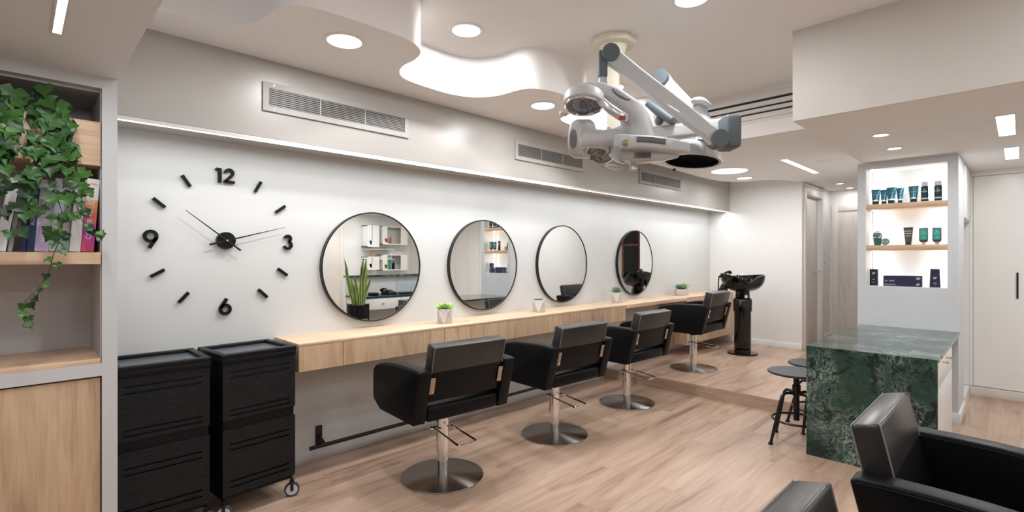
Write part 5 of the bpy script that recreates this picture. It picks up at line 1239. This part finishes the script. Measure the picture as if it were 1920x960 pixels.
# left head: neck and flared round end cap
b = B(); b.loft([at(1150, 262, 2.70), at(1125, 261, 2.66), at(1100, 261, 2.64), at(1084, 261, 2.63)], [(0.070, 0.058), (0.052, 0.046), (0.044, 0.042), (0.048, 0.055)], power=2.6, seg=32); b.build('neck', WH, hp)
b = B(); b.loft(catmull([at(1108, 243, 2.80), at(1102, 232, 2.74), at(1092, 228, 2.68), at(1082, 236, 2.61), at(1077, 258, 2.575), at(1078, 278, 2.60), at(1085, 291, 2.66), at(1098, 293, 2.74)], 5), [(0.012, 0.030)]*3+[(0.013, 0.033)]*30+[(0.012, 0.030)]*3, up=CR, power=4, seg=28); b.build('end_arc', WH, hp)
b = B(); b.ell((0, 0, 0), (0.019, 0.050, 0.004)); o = b.build('oval_inlay', DK, hp, local=True); o.location = at(1075, 260, 2.560) - world_loc(hp); o.rotation_euler = orient(Vector((0, 0, 0)), CR, (-CR*0.25 - CF)).to_euler()
# lower grille head behind the neck
head(at(1128, 284, 2.86), (-CR*0.30 - CF*0.75 + Vector((0, 0, -0.75))), 0.082, 0.05)
# front bar head with inlay and switch
b = B(); b.loft(catmull([at(1160, 266, 2.58), at(1185, 268, 2.54), at(1225, 271, 2.53), at(1262, 276, 2.56), at(1282, 280, 2.60)], 4), [(0.05, 0.036)]*4+[(0.052, 0.034)]*8+[(0.05, 0.030)]*4+[(0.04, 0.022)], power=5, seg=32); b.build('front_head', WH, hp)
b = B(); b.box((-0.034, -0.006, -0.026), (0.034, 0.01, 0.026), 0.005, mat=orient(at(1175, 268, 2.50), CR, (0, 0, 1))); b.build('switch_plate', WH, hp)
b = B(); b.box((-0.013, -0.004, -0.013), (0.013, 0.004, 0.013), 0.001, mat=orient(at(1173, 267, 2.48), CR, (0, 0, 1))); b.build('gold_switch', M['gold'], hp)
b = B(); b.loft([at(1194, 261, 2.485), at(1222, 262, 2.475), at(1247, 266, 2.485)], [(0.008, 0.014)]*3, power=5); b.build('grey_inlay', DK, hp)
b = B(); b.loft([at(1172, 292, 2.64), at(1195, 293, 2.60), at(1235, 293, 2.60), at(1262, 291, 2.64)], [(0.05, 0.030), (0.06, 0.034), (0.06, 0.030), (0.045, 0.020)], power=4, seg=28); b.build('lower_housing', WH, hp)
b = B()
for k in range(14):
    p = at(1190+k*2.3, 291, 2.537); b.box((-0.0016, -0.003, -0.014), (0.0016, 0.004, 0.014), mat=orient(p, CR, (0, 0, 1)))
b.build('vent_slots', DK, hp)
b = B(); p = at(1187, 302, 2.62); b.lathe([(0.020, 0.0), (0.022, -0.015), (0.019, -0.018), (0.022, -0.022), (0.023, -0.045), (0.018, -0.052), (0, -0.052)], p, seg=28); b.build('knob', M['silver'], hp)
b = B(); b.ell((0, 0, 0), (0.050, 0.04, 0.012)); b.ell((-0.018, -0.036, 0), (0.010, 0.006, 0.006)); o = b.build('sensor_pod', WH, hp, local=True); o.location = at(1152, 313, 2.70) - world_loc(hp); o.rotation_euler = (0, 0.1, math.atan2(CR.y, CR.x))

hd2 = empty('hood_dryer', tuple(at(1293, 290, 2.80)), 'white hood dryer with dark open underside hanging right of the hair heater', 'hair dryer')
K1, K2 = at(1241, 148, 3.08), at(1322, 236, 3.06)
B().loft([K1, K1.lerp(K2, 0.15), K1.lerp(K2, 0.6), K2], [(0.03, 0.044), (0.026, 0.038), (0.026, 0.042), (0.028, 0.050)], power=7, seg=32).build('long_arm', WH, hd2)
B().lathe([(0, -0.05), (0.044, -0.05), (0.048, -0.046), (0.048, 0.05), (0, 0.05)], K1, (-CR*0.55 - CF*0.8), 36).build('upper_knuckle', GR, hd2)
b = B(); p = K1 - CR*0.035; b.box((-0.02, -0.02, -0.11), (0.02, 0.02, 0.0), 0.008, mat=orient(p, CR, (0, 0, 1))); b.build('hanger', DK, hd2)
b = B(); b.loft([at(1219, 196, 3.05), at(1240, 212, 3.0), at(1262, 228, 2.96)], [(0.05, 0.022), (0.055, 0.028), (0.05, 0.024)], power=3); b.ell(at(1236, 226, 3.0), (0.025, 0.025, 0.03)); b.build('side_heater', GR, hd2)
b = B(); b.loft(catmull([at(1298, 192, 3.0), at(1312, 190, 2.98), at(1326, 198, 2.97), at(1330, 201, 2.97)], 4), [(0.05, 0.012), (0.05, 0.016), (0.055, 0.018), (0.055, 0.020), (0.06, 0.020), (0.06, 0.02), (0.06, 0.018), (0.055, 0.016), (0.05, 0.014), (0.045, 0.012), (0.04, 0.008), (0.035, 0.006), (0.03, 0.004)], power=2.4); b.loft([at(1310, 200, 3.0), at(1322, 225, 2.98), at(1330, 248, 2.95)], [(0.035, 0.03), (0.035, 0.03), (0.04, 0.03)], up=CF); b.build('top_cap', WH, hd2)
# bowl of the hood
ax = (CF*0.10 + CR*0.10 + Vector((0, 0, 1))).normalized(); c = at(1297, 303, 3.14)
mm = orient(c, CR, ax)
b = B(); nseg = 48; prof = [(1.0, 0.0), (1.01, 0.03), (0.98, 0.055), (0.93, 0.08), (0.82, 0.10), (0.62, 0.114), (0.3, 0.12), (0.02, 0.121)]
def hoodring(s_, hh, inset):
    R_ = []
    for k in range(nseg):
        a = 2*PI*k/nseg; rx = 0.178*s_-inset; ry = 0.150*s_-inset
        drop = -0.020*math.cos(a)*0 
        R_.append(b.bm.verts.new(mm @ Vector((rx*math.cos(a), ry*math.sin(a), hh-inset*0.6+drop))))
    return R_
outer = [hoodring(s_, hh, 0) for s_, hh in prof]; 
for r0, r1 in zip(outer, outer[1:]):
    for k in range(nseg): b.bm.faces.new([r0[k], r0[(k+1)%nseg], r1[(k+1)%nseg], r1[k]])
b.bm.faces.new(outer[-1]); lip = hoodring(0.90, 0.0, 0)
for k in range(nseg): b.bm.faces.new([outer[0][k], outer[0][(k+1)%nseg], lip[(k+1)%nseg], lip[k]])
b.build('hood', WH, hd2)
b = B(); inner = [hoodring(0.90*s_, hh*0.9+0.001, 0.0) for s_, hh in prof]
for r0, r1 in zip(inner, inner[1:]):
    for k in range(nseg): b.bm.faces.new([r0[k], r0[(k+1)%nseg], r1[(k+1)%nseg], r1[k]])
b.bm.faces.new(inner[-1]); b.build('hood_lining', M['black_plastic'], hd2)
b = B(); b.loft([at(1322, 246, 3.06), at(1318, 268, 3.04)], [(0.035, 0.035), (0.05, 0.04)], up=CF); b.build('hood_neck', WH, hd2)
b = B(); b.ell(at(1264, 318, 2.90), (0.009, 0.009, 0.009)); b.build('rim_knob', M['black_plastic'], hd2)

# ---------------------------------------------------------------- world and view
wd = bpy.data.worlds.new('world'); bpy.context.scene.world = wd; wd.use_nodes = True
wd.node_tree.nodes['Background'].inputs[0].default_value = (0.5, 0.5, 0.5, 1); wd.node_tree.nodes['Background'].inputs[1].default_value = 0.3
sc = bpy.context.scene
sc.view_settings.view_transform = 'Standard'; sc.view_settings.look = 'None'; sc.view_settings.gamma = 1; sc.view_settings.use_curve_mapping = False
sc.view_settings.exposure = -1.05
sc.cycles.max_bounces = 10; sc.cycles.diffuse_bounces = 6; sc.cycles.glossy_bounces = 6
sc.cycles.use_denoising = True
sc.cycles.sample_clamp_indirect = 6
